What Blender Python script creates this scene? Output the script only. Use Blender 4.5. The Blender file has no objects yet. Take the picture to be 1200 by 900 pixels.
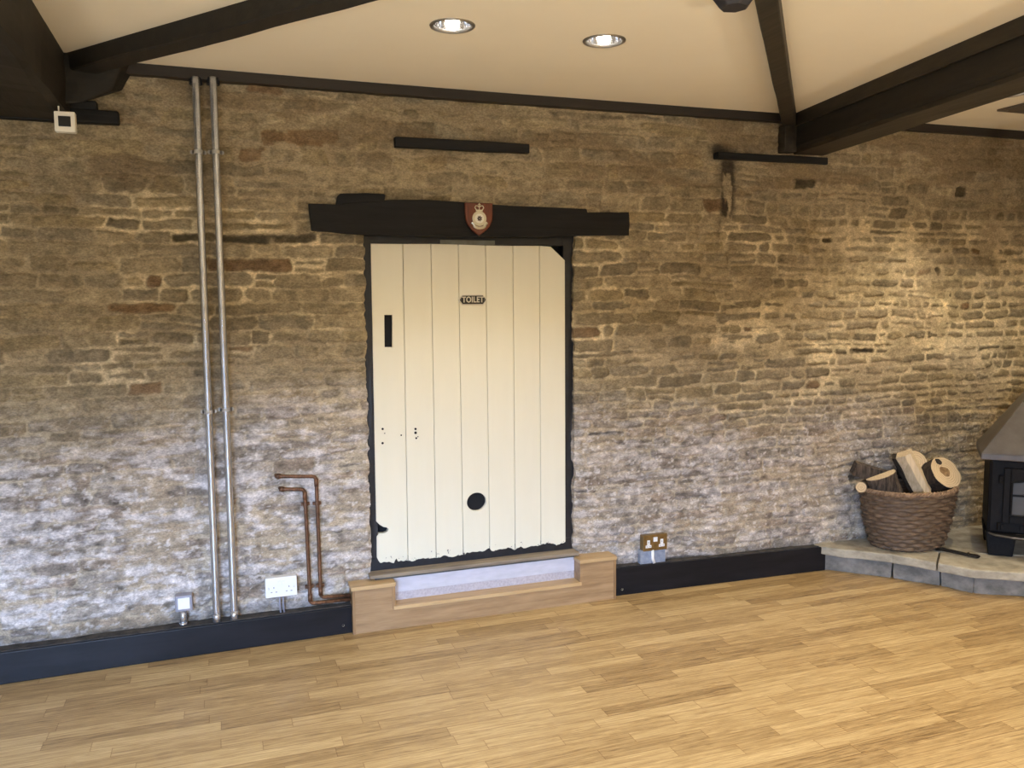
import bpy, bmesh, math, random
import numpy as np
from mathutils import Vector, Matrix, noise as mnoise

S = bpy.context.scene
COL = S.collection
random.seed(7)
ZC = 2.663            # ceiling height


def bow(x):           # the old stone wall bows gently into the room towards both ends
    return -min(0.07, 0.040 * ((x - 1.25) / 2.2) ** 2)


# ------------------------------------------------------------------ materials
def mat(name, color=(.5, .5, .5), rough=.6, metal=0., spec=.5, coat=0.):
    m = bpy.data.materials.new(name)
    m.use_nodes = True
    b = m.node_tree.nodes['Principled BSDF']
    b.inputs['Base Color'].default_value = (*color, 1)
    b.inputs['Roughness'].default_value = rough
    b.inputs['Metallic'].default_value = metal
    b.inputs['Specular IOR Level'].default_value = spec
    b.inputs['Coat Weight'].default_value = coat
    return m


def nd(m, kind, **kw):
    n = m.node_tree.nodes.new(kind)
    for k, v in kw.items():
        if hasattr(n, k):
            setattr(n, k, v)
        else:
            n.inputs[k].default_value = v
    return n


def ln(m, a, ao, b, bi):
    m.node_tree.links.new(a.outputs[ao], b.inputs[bi])


def noisy(name, c1, c2, scale=(8, 8, 8), rough=.6, bump=.3, dist=.004, detail=6., metal=0., spec=.5, lo=.35, hi=.65, coat=0., bscale=None):
    """two-tone procedural material: stretched noise between c1 and c2, with bump"""
    m = mat(name, c1, rough, metal, spec, coat)
    b = m.node_tree.nodes['Principled BSDF']
    tc = nd(m, 'ShaderNodeTexCoord')
    mp = nd(m, 'ShaderNodeMapping')
    mp.inputs['Scale'].default_value = scale
    ln(m, tc, 'Object', mp, 'Vector')
    nz = nd(m, 'ShaderNodeTexNoise', Scale=1., Detail=detail, Roughness=.62)
    ln(m, mp, 'Vector', nz, 'Vector')
    r = nd(m, 'ShaderNodeValToRGB')
    r.color_ramp.elements[0].position = lo
    r.color_ramp.elements[0].color = (*c1, 1)
    r.color_ramp.elements[1].position = hi
    r.color_ramp.elements[1].color = (*c2, 1)
    ln(m, nz, 'Fac', r, 'Fac')
    ln(m, r, 'Color', b, 'Base Color')
    if bump:
        bp = nd(m, 'ShaderNodeBump', Strength=bump, Distance=dist)
        ln(m, nz, 'Fac', bp, 'Height')
        ln(m, bp, 'Normal', b, 'Normal')
    return m


M = {}
M['beam'] = noisy('dark_stained_oak', (.004, .003, .0022), (.010, .0078, .0052), (3, 3, 40), .65, .5, .004)
M['beam_along'] = noisy('dark_stained_oak_grain', (.0045, .0035, .0025), (.014, .0105, .007), (30, 2.2, 30), .65, .6, .004)
M['beam_brown'] = noisy('dark_brown_oak', (.013, .0095, .006), (.036, .027, .0165), (30, 2.2, 30), .6, .6, .004)
M['trim'] = noisy('dark_brown_board', (.009, .006, .005), (.019, .013, .010), (2, 30, 30), .55, .3, .003)
M['lintel'] = noisy('black_painted_timber', (.0055, .0055, .006), (.012, .012, .0125), (2.5, 25, 30), .7, .8, .006, spec=.3)
M['skirt'] = noisy('black_gloss_skirting', (.006, .0065, .009), (.012, .0125, .016), (3, 20, 20), .42, .25, .002, spec=.22)
M['ledge'] = noisy('dusty_black_ledge', (.016, .015, .015), (.07, .06, .05), (22, 22, 22), .8, .4, .003)
M['frame'] = noisy('black_painted_frame', (.006, .008, .012), (.014, .017, .024), (20, 20, 20), .45, .5, .004)
M['void'] = mat('void_black', (.006, .007, .010), .8)
M['hole'] = mat('dark_opening', (.004, .005, .008), .9)
M['ceiling'] = noisy('cream_plaster', (.80, .735, .605), (.83, .765, .635), (1.3, 1.3, 1.3), .85, .12, .004)
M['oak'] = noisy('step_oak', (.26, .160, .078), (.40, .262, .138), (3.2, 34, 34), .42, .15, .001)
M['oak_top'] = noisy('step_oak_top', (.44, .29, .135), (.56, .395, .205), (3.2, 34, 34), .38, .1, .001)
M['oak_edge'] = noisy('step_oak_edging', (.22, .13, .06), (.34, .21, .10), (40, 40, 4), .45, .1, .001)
M['riser_top'] = noisy('glossy_pale_riser', (.52, .53, .60), (.62, .62, .70), (8, 30, 30), .18, .04, .001)
M['riser_low'] = noisy('speckled_pale_board', (.40, .37, .40), (.52, .49, .53), (95, 95, 95), .5, .1, .001, lo=.35, hi=.65)
M['sill'] = noisy('grey_worn_sill', (.17, .135, .10), (.34, .28, .20), (3, 30, 30), .65, .4, .002)
M['steel'] = noisy('galvanised_steel', (.42, .43, .46), (.58, .59, .62), (60, 60, 18), .27, .05, .001, metal=.8)
M['clip'] = mat('zinc_clip', (.42, .41, .39), .5, .25)
M['copper'] = noisy('tarnished_copper', (.085, .045, .026), (.21, .105, .058), (60, 60, 30), .45, .1, .001, metal=.55)
M['white'] = mat('white_plastic', (.78, .80, .80), .35)
M['offwhite'] = mat('offwhite_plastic', (.80, .77, .68), .4)
M['grey_plastic'] = mat('grey_moulding', (.27, .27, .32), .42)
M['screw'] = mat('dull_screw', (.25, .25, .25), .4, .8)
M['brass'] = noisy('antique_brass', (.20, .135, .055), (.30, .21, .09), (40, 40, 40), .36, .05, .001, metal=.75)
M['bluegrey'] = noisy('blue_grey_back_box', (.18, .22, .30), (.30, .34, .42), (40, 40, 40), .5, .1, .001)
M['black_plastic'] = mat('black_plastic', (.012, .012, .012), .3)
M['shield'] = noisy('varnished_mahogany', (.085, .014, .005), (.16, .033, .009), (60, 60, 9), .3, .05, .001, coat=.15)
M['pewter'] = mat('silvered_metal', (.62, .58, .44), .35, .55)
M['enamel'] = mat('white_enamel', (.75, .74, .66), .3)
M['darkred'] = mat('dark_emblem', (.06, .035, .03), .4)
M['signblack'] = mat('sign_black_field', (.015, .015, .015), .45)
M['signsilver'] = mat('sign_raised_silver', (.62, .60, .54), .35, .6)
M['chrome'] = mat('polished_reflector', (.62, .62, .64), .12, 1.)
M['rim'] = mat('brushed_rim', (.36, .35, .34), .3, .9)
M['stove'] = noisy('black_cast_iron', (.005, .005, .006), (.011, .011, .012), (60, 60, 60), .6, .2, .001, spec=.15)
M['hood'] = noisy('grey_brown_steel_hood', (.075, .064, .054), (.115, .10, .086), (7, 7, 7), .42, .06, .002)
M['ashrim'] = mat('worn_iron_edge', (.16, .15, .14), .35, .7)
M['stone_slab'] = noisy('hearth_flagstone', (.25, .225, .17), (.46, .42, .33), (9, 9, 14), .8, .7, .010)
M['stone_low'] = noisy('hearth_riser_stone', (.135, .130, .118), (.275, .262, .238), (11, 11, 15), .85, .7, .008)
M['bark'] = noisy('grey_brown_bark', (.030, .021, .015), (.155, .115, .085), (60, 60, 9), .9, 1., .012, lo=.38, hi=.68)
M['bark_dark'] = noisy('dark_bark', (.014, .010, .007), (.055, .038, .026), (50, 50, 12), .9, 1., .010)
M['pale_wood'] = noisy('split_pale_wood', (.56, .43, .26), (.78, .64, .44), (70, 70, 5), .75, .5, .005)
M['iron'] = mat('wrought_iron', (.018, .015, .012), .5, .6)


def endgrain(name, c1, c2):
    m = mat(name, c1, .75)
    b = m.node_tree.nodes['Principled BSDF']
    tc = nd(m, 'ShaderNodeTexCoord')
    w = nd(m, 'ShaderNodeTexWave', wave_type='RINGS', rings_direction='Z', Scale=26., Distortion=3.5, Detail=3.)
    w.inputs['Detail Scale'].default_value = 1.4
    ln(m, tc, 'Object', w, 'Vector')
    nz = nd(m, 'ShaderNodeTexNoise', Scale=14., Detail=4.)
    ln(m, tc, 'Object', nz, 'Vector')
    mx = nd(m, 'ShaderNodeMixRGB', blend_type='MIX')
    mx.inputs['Color1'].default_value = (*c1, 1)
    mx.inputs['Color2'].default_value = (*c2, 1)
    ad = nd(m, 'ShaderNodeMath', operation='MULTIPLY')
    ln(m, w, 'Fac', ad, 0)
    ln(m, nz, 'Fac', ad, 1)
    ln(m, ad, 0, mx, 'Fac')
    ln(m, mx, 'Color', b, 'Base Color')
    return m


M['endgrain'] = endgrain('log_end_grain', (.72, .56, .34), (.38, .24, .12))
M['core'] = noisy('log_dark_heart', (.16, .085, .035), (.40, .25, .11), (40, 40, 40), .8, .3, .003)


def emission(name, col, k):
    m = bpy.data.materials.new(name)
    m.use_nodes = True
    m.node_tree.nodes.clear()
    o = nd(m, 'ShaderNodeOutputMaterial')
    e = nd(m, 'ShaderNodeEmission', Strength=k)
    e.inputs['Color'].default_value = (*col, 1)
    ln(m, e, 'Emission', o, 'Surface')
    return m


M['bulb'] = emission('lit_bulb', (1, .93, .82), 40.)


def glassy():
    m = mat('sooty_stove_glass', (.05, .047, .042), .34, 0., .25)
    b = m.node_tree.nodes['Principled BSDF']
    tc = nd(m, 'ShaderNodeTexCoord')
    nz = nd(m, 'ShaderNodeTexNoise', Scale=9., Detail=3.)
    ln(m, tc, 'Object', nz, 'Vector')
    r = nd(m, 'ShaderNodeValToRGB')
    r.color_ramp.elements[0].color = (.030, .028, .026, 1)
    r.color_ramp.elements[1].color = (.095, .09, .08, 1)
    ln(m, nz, 'Fac', r, 'Fac')
    ln(m, r, 'Color', b, 'Base Color')
    return m


M['glass'] = glassy()


def door_paint():
    m = mat('cream_gloss_paint', (.80, .725, .52), .36)
    b = m.node_tree.nodes['Principled BSDF']
    tc = nd(m, 'ShaderNodeTexCoord')
    mp = nd(m, 'ShaderNodeMapping')
    mp.inputs['Scale'].default_value = (9, 9, 1.6)
    ln(m, tc, 'Object', mp, 'Vector')
    nz = nd(m, 'ShaderNodeTexNoise', Scale=2.2, Detail=6.)
    ln(m, mp, 'Vector', nz, 'Vector')
    r = nd(m, 'ShaderNodeValToRGB')
    r.color_ramp.elements[0].color = (.755, .735, .60, 1)
    r.color_ramp.elements[1].color = (.795, .775, .645, 1)
    ln(m, nz, 'Fac', r, 'Fac')
    # flaked-off paint specks low down where boots and damp have worn the boards
    sx = nd(m, 'ShaderNodeSeparateXYZ')
    ln(m, tc, 'Object', sx, 'Vector')
    fz = nd(m, 'ShaderNodeTexNoise', Scale=34., Detail=4., Roughness=.7)
    ln(m, tc, 'Object', fz, 'Vector')
    hgt = nd(m, 'ShaderNodeMapRange')
    hgt.inputs['From Min'].default_value = .0
    hgt.inputs['From Max'].default_value = .14
    hgt.inputs['To Min'].default_value = .575
    hgt.inputs['To Max'].default_value = .80
    ln(m, sx, 'Z', hgt, 'Value')
    gt = nd(m, 'ShaderNodeMath', operation='GREATER_THAN')
    ln(m, fz, 'Fac', gt, 0)
    ln(m, hgt, 'Result', gt, 1)
    mx = nd(m, 'ShaderNodeMixRGB')
    mx.inputs['Color2'].default_value = (.10, .09, .085, 1)
    ln(m, gt, 0, mx, 'Fac')
    ln(m, r, 'Color', mx, 'Color1')
    ln(m, mx, 'Color', b, 'Base Color')
    bp = nd(m, 'ShaderNodeBump', Strength=.12, Distance=.004)
    ln(m, nz, 'Fac', bp, 'Height')
    ln(m, bp, 'Normal', b, 'Normal')
    return m


M['door'] = door_paint()


def floor_mat():
    m = mat('oak_strip_floor', (.5, .3, .12), .34, 0., .5)
    b = m.node_tree.nodes['Principled BSDF']
    tc = nd(m, 'ShaderNodeTexCoord')
    sx = nd(m, 'ShaderNodeSeparateXYZ')
    ln(m, tc, 'Object', sx, 'Vector')

    def math_(op, a, bb=None, c=None):
        n = nd(m, 'ShaderNodeMath', operation=op)
        for i, v in enumerate((a, bb, c)):
            if v is None:
                continue
            if isinstance(v, (int, float)):
                n.inputs[i].default_value = v
            else:
                m.node_tree.links.new(v, n.inputs[i])
        return n.outputs[0]
    X, Y = sx.outputs['X'], sx.outputs['Y']
    row = math_('FLOOR', math_('DIVIDE', Y, .070))
    fy = math_('FRACT', math_('DIVIDE', Y, .070))
    wn = nd(m, 'ShaderNodeTexWhiteNoise', noise_dimensions='1D')
    m.node_tree.links.new(row, wn.inputs['W'])
    L = math_('ADD', math_('MULTIPLY', wn.outputs['Value'], .25), .42)
    ux = math_('ADD', math_('DIVIDE', X, L), math_('MULTIPLY', wn.outputs['Value'], 37.))
    idx = math_('FLOOR', ux)
    fx = math_('FRACT', ux)
    cv = nd(m, 'ShaderNodeCombineXYZ')
    m.node_tree.links.new(row, cv.inputs['X'])
    m.node_tree.links.new(idx, cv.inputs['Y'])
    w2 = nd(m, 'ShaderNodeTexWhiteNoise', noise_dimensions='3D')
    ln(m, cv, 'Vector', w2, 'Vector')
    # grain
    gv = nd(m, 'ShaderNodeCombineXYZ')
    m.node_tree.links.new(math_('MULTIPLY', X, 5.), gv.inputs['X'])
    m.node_tree.links.new(math_('MULTIPLY', Y, 95.), gv.inputs['Y'])
    m.node_tree.links.new(math_('MULTIPLY', w2.outputs['Value'], 50.), gv.inputs['Z'])
    g = nd(m, 'ShaderNodeTexNoise', Scale=1., Detail=7., Roughness=.72, Distortion=1.1)
    ln(m, gv, 'Vector', g, 'Vector')
    ramp = nd(m, 'ShaderNodeValToRGB')
    e = ramp.color_ramp.elements
    e[0].position, e[0].color = 0., (.150, .085, .030, 1)
    e[1].position, e[1].color = 1., (.64, .485, .245, 1)
    k = ramp.color_ramp.elements.new(.45)
    k.color = (.40, .270, .118, 1)
    tone = math_('ADD', math_('MULTIPLY', w2.outputs['Value'], .40), math_('MULTIPLY', math_('SUBTRACT', g.outputs['Fac'], .36), 2.1))
    m.node_tree.links.new(tone, ramp.inputs['Fac'])
    # joints
    ey = math_('MINIMUM', fy, math_('SUBTRACT', 1., fy))
    ex = math_('MULTIPLY', math_('MINIMUM', fx, math_('SUBTRACT', 1., fx)), math_('DIVIDE', L, .070))
    ed = math_('MINIMUM', ey, ex)
    jt = math_('LESS_THAN', ed, .022)
    mx = nd(m, 'ShaderNodeMixRGB', blend_type='MULTIPLY')
    mx.inputs['Color2'].default_value = (.66, .58, .50, 1)
    m.node_tree.links.new(jt, mx.inputs['Fac'])
    ln(m, ramp, 'Color', mx, 'Color1')
    # large soft wear
    nz = nd(m, 'ShaderNodeTexNoise', Scale=1.6, Detail=5., Roughness=.6)
    ln(m, tc, 'Object', nz, 'Vector')
    wr = nd(m, 'ShaderNodeMapRange')
    wr.inputs['From Min'].default_value = .3
    wr.inputs['From Max'].default_value = .7
    wr.inputs['To Min'].default_value = .30
    wr.inputs['To Max'].default_value = .46
    ln(m, nz, 'Fac', wr, 'Value')
    ln(m, wr, 'Result', b, 'Roughness')
    ln(m, mx, 'Color', b, 'Base Color')
    bp = nd(m, 'ShaderNodeBump', Strength=.25, Distance=.0015)
    hh = math_('SUBTRACT', math_('MULTIPLY', g.outputs['Fac'], .5), math_('MULTIPLY', jt, .6))
    m.node_tree.links.new(hh, bp.inputs['Height'])
    ln(m, bp, 'Normal', b, 'Normal')
    return m


M['floor'] = floor_mat()


def stone_mat():
    m = mat('rubble_stone', (.4, .33, .23), .9, 0., .25)
    b = m.node_tree.nodes['Principled BSDF']
    at = nd(m, 'ShaderNodeAttribute', attribute_name='stone_tone')
    tc = nd(m, 'ShaderNodeTexCoord')
    mp = nd(m, 'ShaderNodeMapping')
    mp.inputs['Scale'].default_value = (1, 1, 1.7)
    ln(m, tc, 'Object', mp, 'Vector')
    nz = nd(m, 'ShaderNodeTexNoise', Scale=95., Detail=5., Roughness=.7)
    ln(m, mp, 'Vector', nz, 'Vector')
    rg = nd(m, 'ShaderNodeMapRange')
    rg.inputs['From Min'].default_value = .25
    rg.inputs['From Max'].default_value = .75
    rg.inputs['To Min'].default_value = .55
    rg.inputs['To Max'].default_value = 1.45
    ln(m, nz, 'Fac', rg, 'Value')
    n2 = nd(m, 'ShaderNodeTexNoise', Scale=34., Detail=6., Roughness=.75)
    ln(m, mp, 'Vector', n2, 'Vector')
    r2 = nd(m, 'ShaderNodeMapRange')
    r2.inputs['From Min'].default_value = .3
    r2.inputs['From Max'].default_value = .7
    r2.inputs['To Min'].default_value = .74
    r2.inputs['To Max'].default_value = 1.26
    ln(m, n2, 'Fac', r2, 'Value')
    m2 = nd(m, 'ShaderNodeMath', operation='MULTIPLY')
    mx = nd(m, 'ShaderNodeMixRGB', blend_type='MULTIPLY')
    mx.inputs['Fac'].default_value = 1
    ln(m, at, 'Color', mx, 'Color1')
    ln(m, rg, 'Result', m2, 0)
    ln(m, r2, 'Result', m2, 1)
    ln(m, m2, 0, mx, 'Color2')
    ln(m, mx, 'Color', b, 'Base Color')
    bp = nd(m, 'ShaderNodeBump', Strength=.7, Distance=.007)
    ln(m, nz, 'Fac', bp, 'Height')
    ln(m, bp, 'Normal', b, 'Normal')
    return m


M['stone'] = stone_mat()
M['plain_wall'] = noisy('plain_limewash', (.50, .44, .35), (.60, .54, .44), (3, 3, 3), .9, .3, .01)


# ------------------------------------------------------------------ mesh helpers
class MB:
    def __init__(self):
        self.bm = bmesh.new()

    def box(self, x0, x1, y0, y1, z0, z1):
        v = [self.bm.verts.new((x, y, z)) for x in (x0, x1) for y in (y0, y1) for z in (z0, z1)]
        for f in ((0, 1, 3, 2), (4, 6, 7, 5), (0, 4, 5, 1), (2, 3, 7, 6), (0, 2, 6, 4), (1, 5, 7, 3)):
            self.bm.faces.new([v[i] for i in f])
        return self

    def hexa(self, lo, hi):
        """two quads of points (same winding) joined into a solid"""
        a = [self.bm.verts.new(q) for q in lo]
        b = [self.bm.verts.new(q) for q in hi]
        n = len(a)
        self.bm.faces.new(a[::-1])
        self.bm.faces.new(b)
        for i in range(n):
            j = (i + 1) % n
            self.bm.faces.new((a[i], a[j], b[j], b[i]))
        return self

    def prism_xz(self, pts, y0, y1):
        return self.hexa([(x, y1, z) for x, z in pts], [(x, y0, z) for x, z in pts])

    def prism_xy(self, pts, z0, z1):
        return self.hexa([(x, y, z0) for x, y in pts], [(x, y, z1) for x, y in pts])

    def tube(self, path, r, n=14, cap=True):
        P = [Vector(p) for p in path]
        R = r if isinstance(r, (list, tuple)) else [r] * len(P)
        rings = []
        up = None
        for i, p in enumerate(P):
            t = (P[min(i + 1, len(P) - 1)] - P[max(i - 1, 0)]).normalized()
            if up is None:
                up = Vector((0, 0, 1)) if abs(t.z) < .9 else Vector((0, 1, 0))
            s = t.cross(up).normalized()
            up = s.cross(t).normalized()
            rings.append([self.bm.verts.new(p + R[i] * (math.cos(a) * s + math.sin(a) * up))
                          for a in (2 * math.pi * k / n for k in range(n))])
        for a, b in zip(rings, rings[1:]):
            for k in range(n):
                self.bm.faces.new((a[k], a[(k + 1) % n], b[(k + 1) % n], b[k]))
        if cap:
            self.bm.faces.new(rings[0][::-1])
            self.bm.faces.new(rings[-1])
        return self

    def lathe(self, prof, c=(0, 0, 0), n=32, rx=1., ry=1., close=False):
        rings = []
        for r, z in prof:
            rings.append([self.bm.verts.new((c[0] + rx * r * math.cos(a), c[1] + ry * r * math.sin(a), c[2] + z))
                          for a in (2 * math.pi * k / n for k in range(n))])
        for a, b in zip(rings, rings[1:]):
            for k in range(n):
                self.bm.faces.new((a[k], a[(k + 1) % n], b[(k + 1) % n], b[k]))
        if close:
            self.bm.faces.new(rings[0][::-1])
            self.bm.faces.new(rings[-1])
        return self

    def rough_beam(self, p0, p1, w, h, amp=.006, seg=24, seed=0, taper=1., side=Vector((0, 0, 1))):
        """timber from p0 to p1 (centres of its top face's ends), w wide, hanging h down, with hand-hewn unevenness"""
        p0, p1 = Vector(p0), Vector(p1)
        d = (p1 - p0).normalized()
        s = d.cross(side).normalized()
        rings = []
        for i in range(seg + 1):
            t = i / seg
            c = p0.lerp(p1, t)
            k = 1 + (taper - 1) * t
            ring = []
            for (a, b) in ((-.5, 0), (-.5, -.5), (-.5, -.93), (-.43, -1), (0, -1), (.43, -1), (.5, -.93), (.5, -.5), (.5, 0)):
                q = c + s * (a * w * k) + side * (b * h * k)
                if b < 0:
                    o = mnoise.noise_vector((q.x * 3.1 + seed, q.y * 3.1, q.z * 7)) * amp
                    o += mnoise.noise_vector((q.x * 14 + seed, q.y * 14, q.z * 14)) * amp * .35
                    o -= d * o.dot(d)
                    q = q + o
                ring.append(self.bm.verts.new(q))
            rings.append(ring)
        n = 9
        for a, b in zip(rings, rings[1:]):
            for k in range(n):
                self.bm.faces.new((a[k], a[(k + 1) % n], b[(k + 1) % n], b[k]))
        self.bm.faces.new(rings[0][::-1])
        self.bm.faces.new(rings[-1])
        return self

    def sub(self, cuts=1, amp=0., freq=8., seed=0.):
        bmesh.ops.subdivide_edges(self.bm, edges=self.bm.edges[:], cuts=cuts, use_grid_fill=True)
        if amp:
            for v in self.bm.verts:
                v.co += mnoise.noise_vector(v.co * freq + Vector((seed, 0, 0))) * amp
        return self

    def rot(self, M4):
        bmesh.ops.transform(self.bm, matrix=M4, verts=self.bm.verts[:])
        return self

    def build(self, name, m, parent=None, bevel=0., smooth=False, segs=2, angle=35, origin=None):
        bmesh.ops.recalc_face_normals(self.bm, faces=self.bm.faces[:])
        o0 = Vector(origin) if origin is not None else (parent['_o'] if parent is not None and '_o' in parent else None)
        me = bpy.data.meshes.new(name)
        off = Vector((0, 0, 0))
        if parent is not None:
            off = WORLD[parent.name]
        elif origin is not None:
            off = Vector(origin)
        if off.length:
            bmesh.ops.translate(self.bm, vec=-off, verts=self.bm.verts[:])
        self.bm.to_mesh(me)
        self.bm.free()
        me.materials.append(m)
        ob = bpy.data.objects.new(name, me)
        COL.objects.link(ob)
        if parent is not None:
            ob.parent = parent
        else:
            ob.location = off
        WORLD[ob.name] = off.copy()
        if smooth:
            me.shade_smooth()
        if bevel:
            b = ob.modifiers.new('bevel', 'BEVEL')
            b.width = bevel
            b.segments = segs
            b.limit_method = 'ANGLE'
            b.angle_limit = math.radians(angle)
            b.harden_normals = False
        return ob


WORLD = {}


def thing(name, label, cat, loc, group=None):
    o = bpy.data.objects.new(name, None)
    COL.objects.link(o)
    o.location = loc
    o.empty_display_size = .05
    o['label'] = label
    o['category'] = cat
    if group:
        o['group'] = group
    WORLD[o.name] = Vector(loc)
    return o


def tag(o, label, cat, group=None):
    o['label'] = label
    o['category'] = cat
    if group:
        o['group'] = group
    return o


def struct(o):
    o['kind'] = 'structure'
    return o


def arc_path(pts, rad, n=6):
    """polyline with rounded corners"""
    P = [Vector(p) for p in pts]
    out = [P[0]]
    for i in range(1, len(P) - 1):
        a, b, c = P[i - 1], P[i], P[i + 1]
        u = (a - b).normalized()
        v = (c - b).normalized()
        r = min(rad, (a - b).length * .49, (c - b).length * .49)
        for k in range(n + 1):
            t = k / n
            q0, q1 = b + u * r, b + v * r
            out.append((1 - t) ** 2 * q0 + 2 * t * (1 - t) * b + t * t * q1)
    out.append(P[-1])
    return out


# ------------------------------------------------------------------ stone wall
def vn(x, y, seed):
    """value noise, 0..1"""
    rs = np.random.RandomState(seed)
    T = rs.rand(256, 256)
    xi = np.floor(x).astype(int)
    yi = np.floor(y).astype(int)
    fx = x - xi
    fy = y - yi
    fx = fx * fx * (3 - 2 * fx)
    fy = fy * fy * (3 - 2 * fy)
    a = T[xi & 255, yi & 255]
    b = T[(xi + 1) & 255, yi & 255]
    c = T[xi & 255, (yi + 1) & 255]
    d = T[(xi + 1) & 255, (yi + 1) & 255]
    return (a * (1 - fx) + b * fx) * (1 - fy) + (c * (1 - fx) + d * fx) * fy


def fbm(x, y, seed, oct=4, gain=.5):
    s = 0.
    a = 1.
    t = 0.
    for k in range(oct):
        s = s + a * vn(x * 2 ** k + 17.3 * k, y * 2 ** k + 5.1 * k, seed + k)
        t += a
        a *= gain
    return s / t


def sst(a, b, x):
    t = np.clip((x - a) / (b - a), 0, 1)
    return t * t * (3 - 2 * t)


OX0, OX1, OZ0, OZ1 = .690, 1.806, .240, 1.975     # door opening in the stonework
WX0, WX1 = -3.0, 5.35


def stone_wall():
    dx, dz = .0062, .0050
    xs = np.concatenate([np.arange(WX0, -1.15, .02), np.arange(-1.15, OX0 - dx * .5, dx), np.linspace(OX0, OX1, 178), np.arange(OX1 + dx, WX1 + dx, dx)])
    zs = np.concatenate([np.linspace(0, OZ0, 50)[:-1], np.linspace(OZ0, OZ1, 336), np.arange(OZ1 + dz, ZC + .02, dz)])
    X, Z = np.meshgrid(xs, zs)                  # rows are heights
    rs = np.random.RandomState(11)
    # bed joints wander
    xw = X + .022 * (fbm(X * 7, Z * 11, 3, 3) - .5) * 2 + .007 * (fbm(X * 36, Z * 40, 8, 2) - .5) * 2
    zw = Z + .020 * (vn(X * .9 + 4, Z * 1.1, 21) - .5) * 2 + .012 * (vn(X * 3.3, Z * 4.5, 22) - .5) * 2 + .0075 * (fbm(X * 13, Z * 22, 23, 3) - .5) * 2 + .0040 * (fbm(X * 40, Z * 60, 24, 2) - .5) * 2
    hs = []
    z = -.06
    while z < ZC + .15:
        hs.append(z)
        h = rs.uniform(.046, .073)
        if rs.rand() < .10:
            h = rs.uniform(.030, .042)
        if z > 2.05:
            h *= 1.25
        z += h
    hs = np.array(hs)
    ci = np.clip(np.searchsorted(hs, zw) - 1, 0, len(hs) - 2)
    zl, zh = hs[ci], hs[ci + 1]
    xl = np.zeros_like(X)
    xh = np.zeros_like(X)
    sid = np.zeros(X.shape, int)
    for c in range(len(hs) - 1):
        js = [WX0 - .5 - rs.rand() * .2]
        while js[-1] < WX1 + .6:
            w = float(np.clip(rs.lognormal(math.log(.168), .42), .07, .44))
            w *= .82 if js[-1] > 3.0 else 1.0
            js.append(js[-1] + w)
        js = np.array(js)
        m = ci == c
        k = np.clip(np.searchsorted(js, xw[m]) - 1, 0, len(js) - 2)
        xl[m], xh[m] = js[k], js[k + 1]
        sid[m] = c * 200 + k
    nst = (len(hs) + 1) * 200
    R = np.random.RandomState(5).rand(nst, 8)
    # some stones are really two thin ones
    thin = (R[sid, 0] < .13) & ((zh - zl) > .060)
    mid = zl + (zh - zl) * (.38 + .24 * R[sid, 1])
    upper = thin & (zw > mid)
    lower = thin & ~upper
    zl = np.where(upper, mid, zl)
    zh = np.where(lower, mid, zh)
    sid = np.where(upper, (sid * 7 + 13) % nst, sid)
    r = R[sid]
    # slightly tapered, rounded stones
    cx, cz = (xl + xh) / 2, (zl + zh) / 2
    hx, hz = (xh - xl) / 2, (zh - zl) / 2
    tilt = (r[..., 2] - .5) * .10
    u = (xw - cx) + (zw - cz) * (r[..., 3] - .5) * .5
    v = (zw - cz) - (xw - cx) * tilt
    rad = np.minimum(.014 + .020 * r[..., 7], hz * .95)
    qx = np.abs(u) - hx + rad
    qz = np.abs(v) - hz + rad
    d = -(np.minimum(np.maximum(qx, qz), 0) + np.hypot(np.maximum(qx, 0), np.maximum(qz, 0)) - rad)
    d = d + .0048 * (fbm(X * 34, Z * 46, 35, 3) - .5) * 2
    # zones
    top = sst(1.98, 2.22, Z + .10 * (vn(X * 2, Z * 2, 31) - .5))
    right = sst(2.7, 3.5, X) * sst(.95, 1.25, Z) * (1 - .6 * top)
    edge = 1.16 + .16 * (fbm(X * 1.3, Z * 1.5, 33, 3) - .5) * 2 - .22 * sst(1.0, 3.2, X)
    low = 1 - sst(edge - .30, edge + .18, Z)
    lleft = low * (1 - sst(.2, 1.4, X))
    jn = fbm(X * 9, Z * 14, 41, 3)
    big = fbm(X * 1.7, Z * 2.1, 43, 3)
    mw = .0012 + .016 * np.clip(jn - .40, 0, 1) + right * (.0035 + .022 * np.clip(fbm(X * 6, Z * 9, 44, 4) - .42, 0, 1)) + .010 * sst(.5, .62, big) * (jn > .46) - .0030 * low + .010 * (r[..., 4] > .93)
    relief = (.0042 + .0072 * r[..., 5]) * (1 - .30 * low) * (1 - .45 * top) * (1 - .25 * (X < 1.0))
    core = sst(0., .012, d - mw)
    rough = (fbm(X * 26, Z * 34, 51, 4) - .5) * 2
    fine = (fbm(X * 90, Z * 110, 57, 2) - .5) * 2
    streak = (fbm(X * 5.5 + .3 * Z, Z * 30 + 1.2 * vn(X * 3, Z * 3, 60), 61, 4) - .5) * 2
    lump = (fbm(X * 2.2, Z * 5, 65, 3) - .5) * 2
    tiltface = (v / np.maximum(hz, .01)) * (r[..., 6] - .35) * 0.0030 * core
    h = relief * core + .0050 * rough * (.5 + .5 * core) + .0016 * fine + .0085 * streak * low + .0030 * streak * (1 - low) + .008 * lump + tiltface - .006
    # recesses where mortar has fallen out
    lost = (r[..., 7] > .982) * core * sst(.35, .6, jn)
    h = h - .018 * lost - .006 * sst(.58, .74, jn) * (1 - core) * (1 - right)
    # flat behind the step, and smoother at the very bottom
    behind = ((X > .55) & (X < 2.05) & (Z < .30)).astype(float)
    h = h * (1 - behind) - .020 * behind
    # opening edges round off
    nearR = np.where((X >= OX1), np.exp(-(X - OX1) / .030), 0) * (Z < OZ1)
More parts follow.
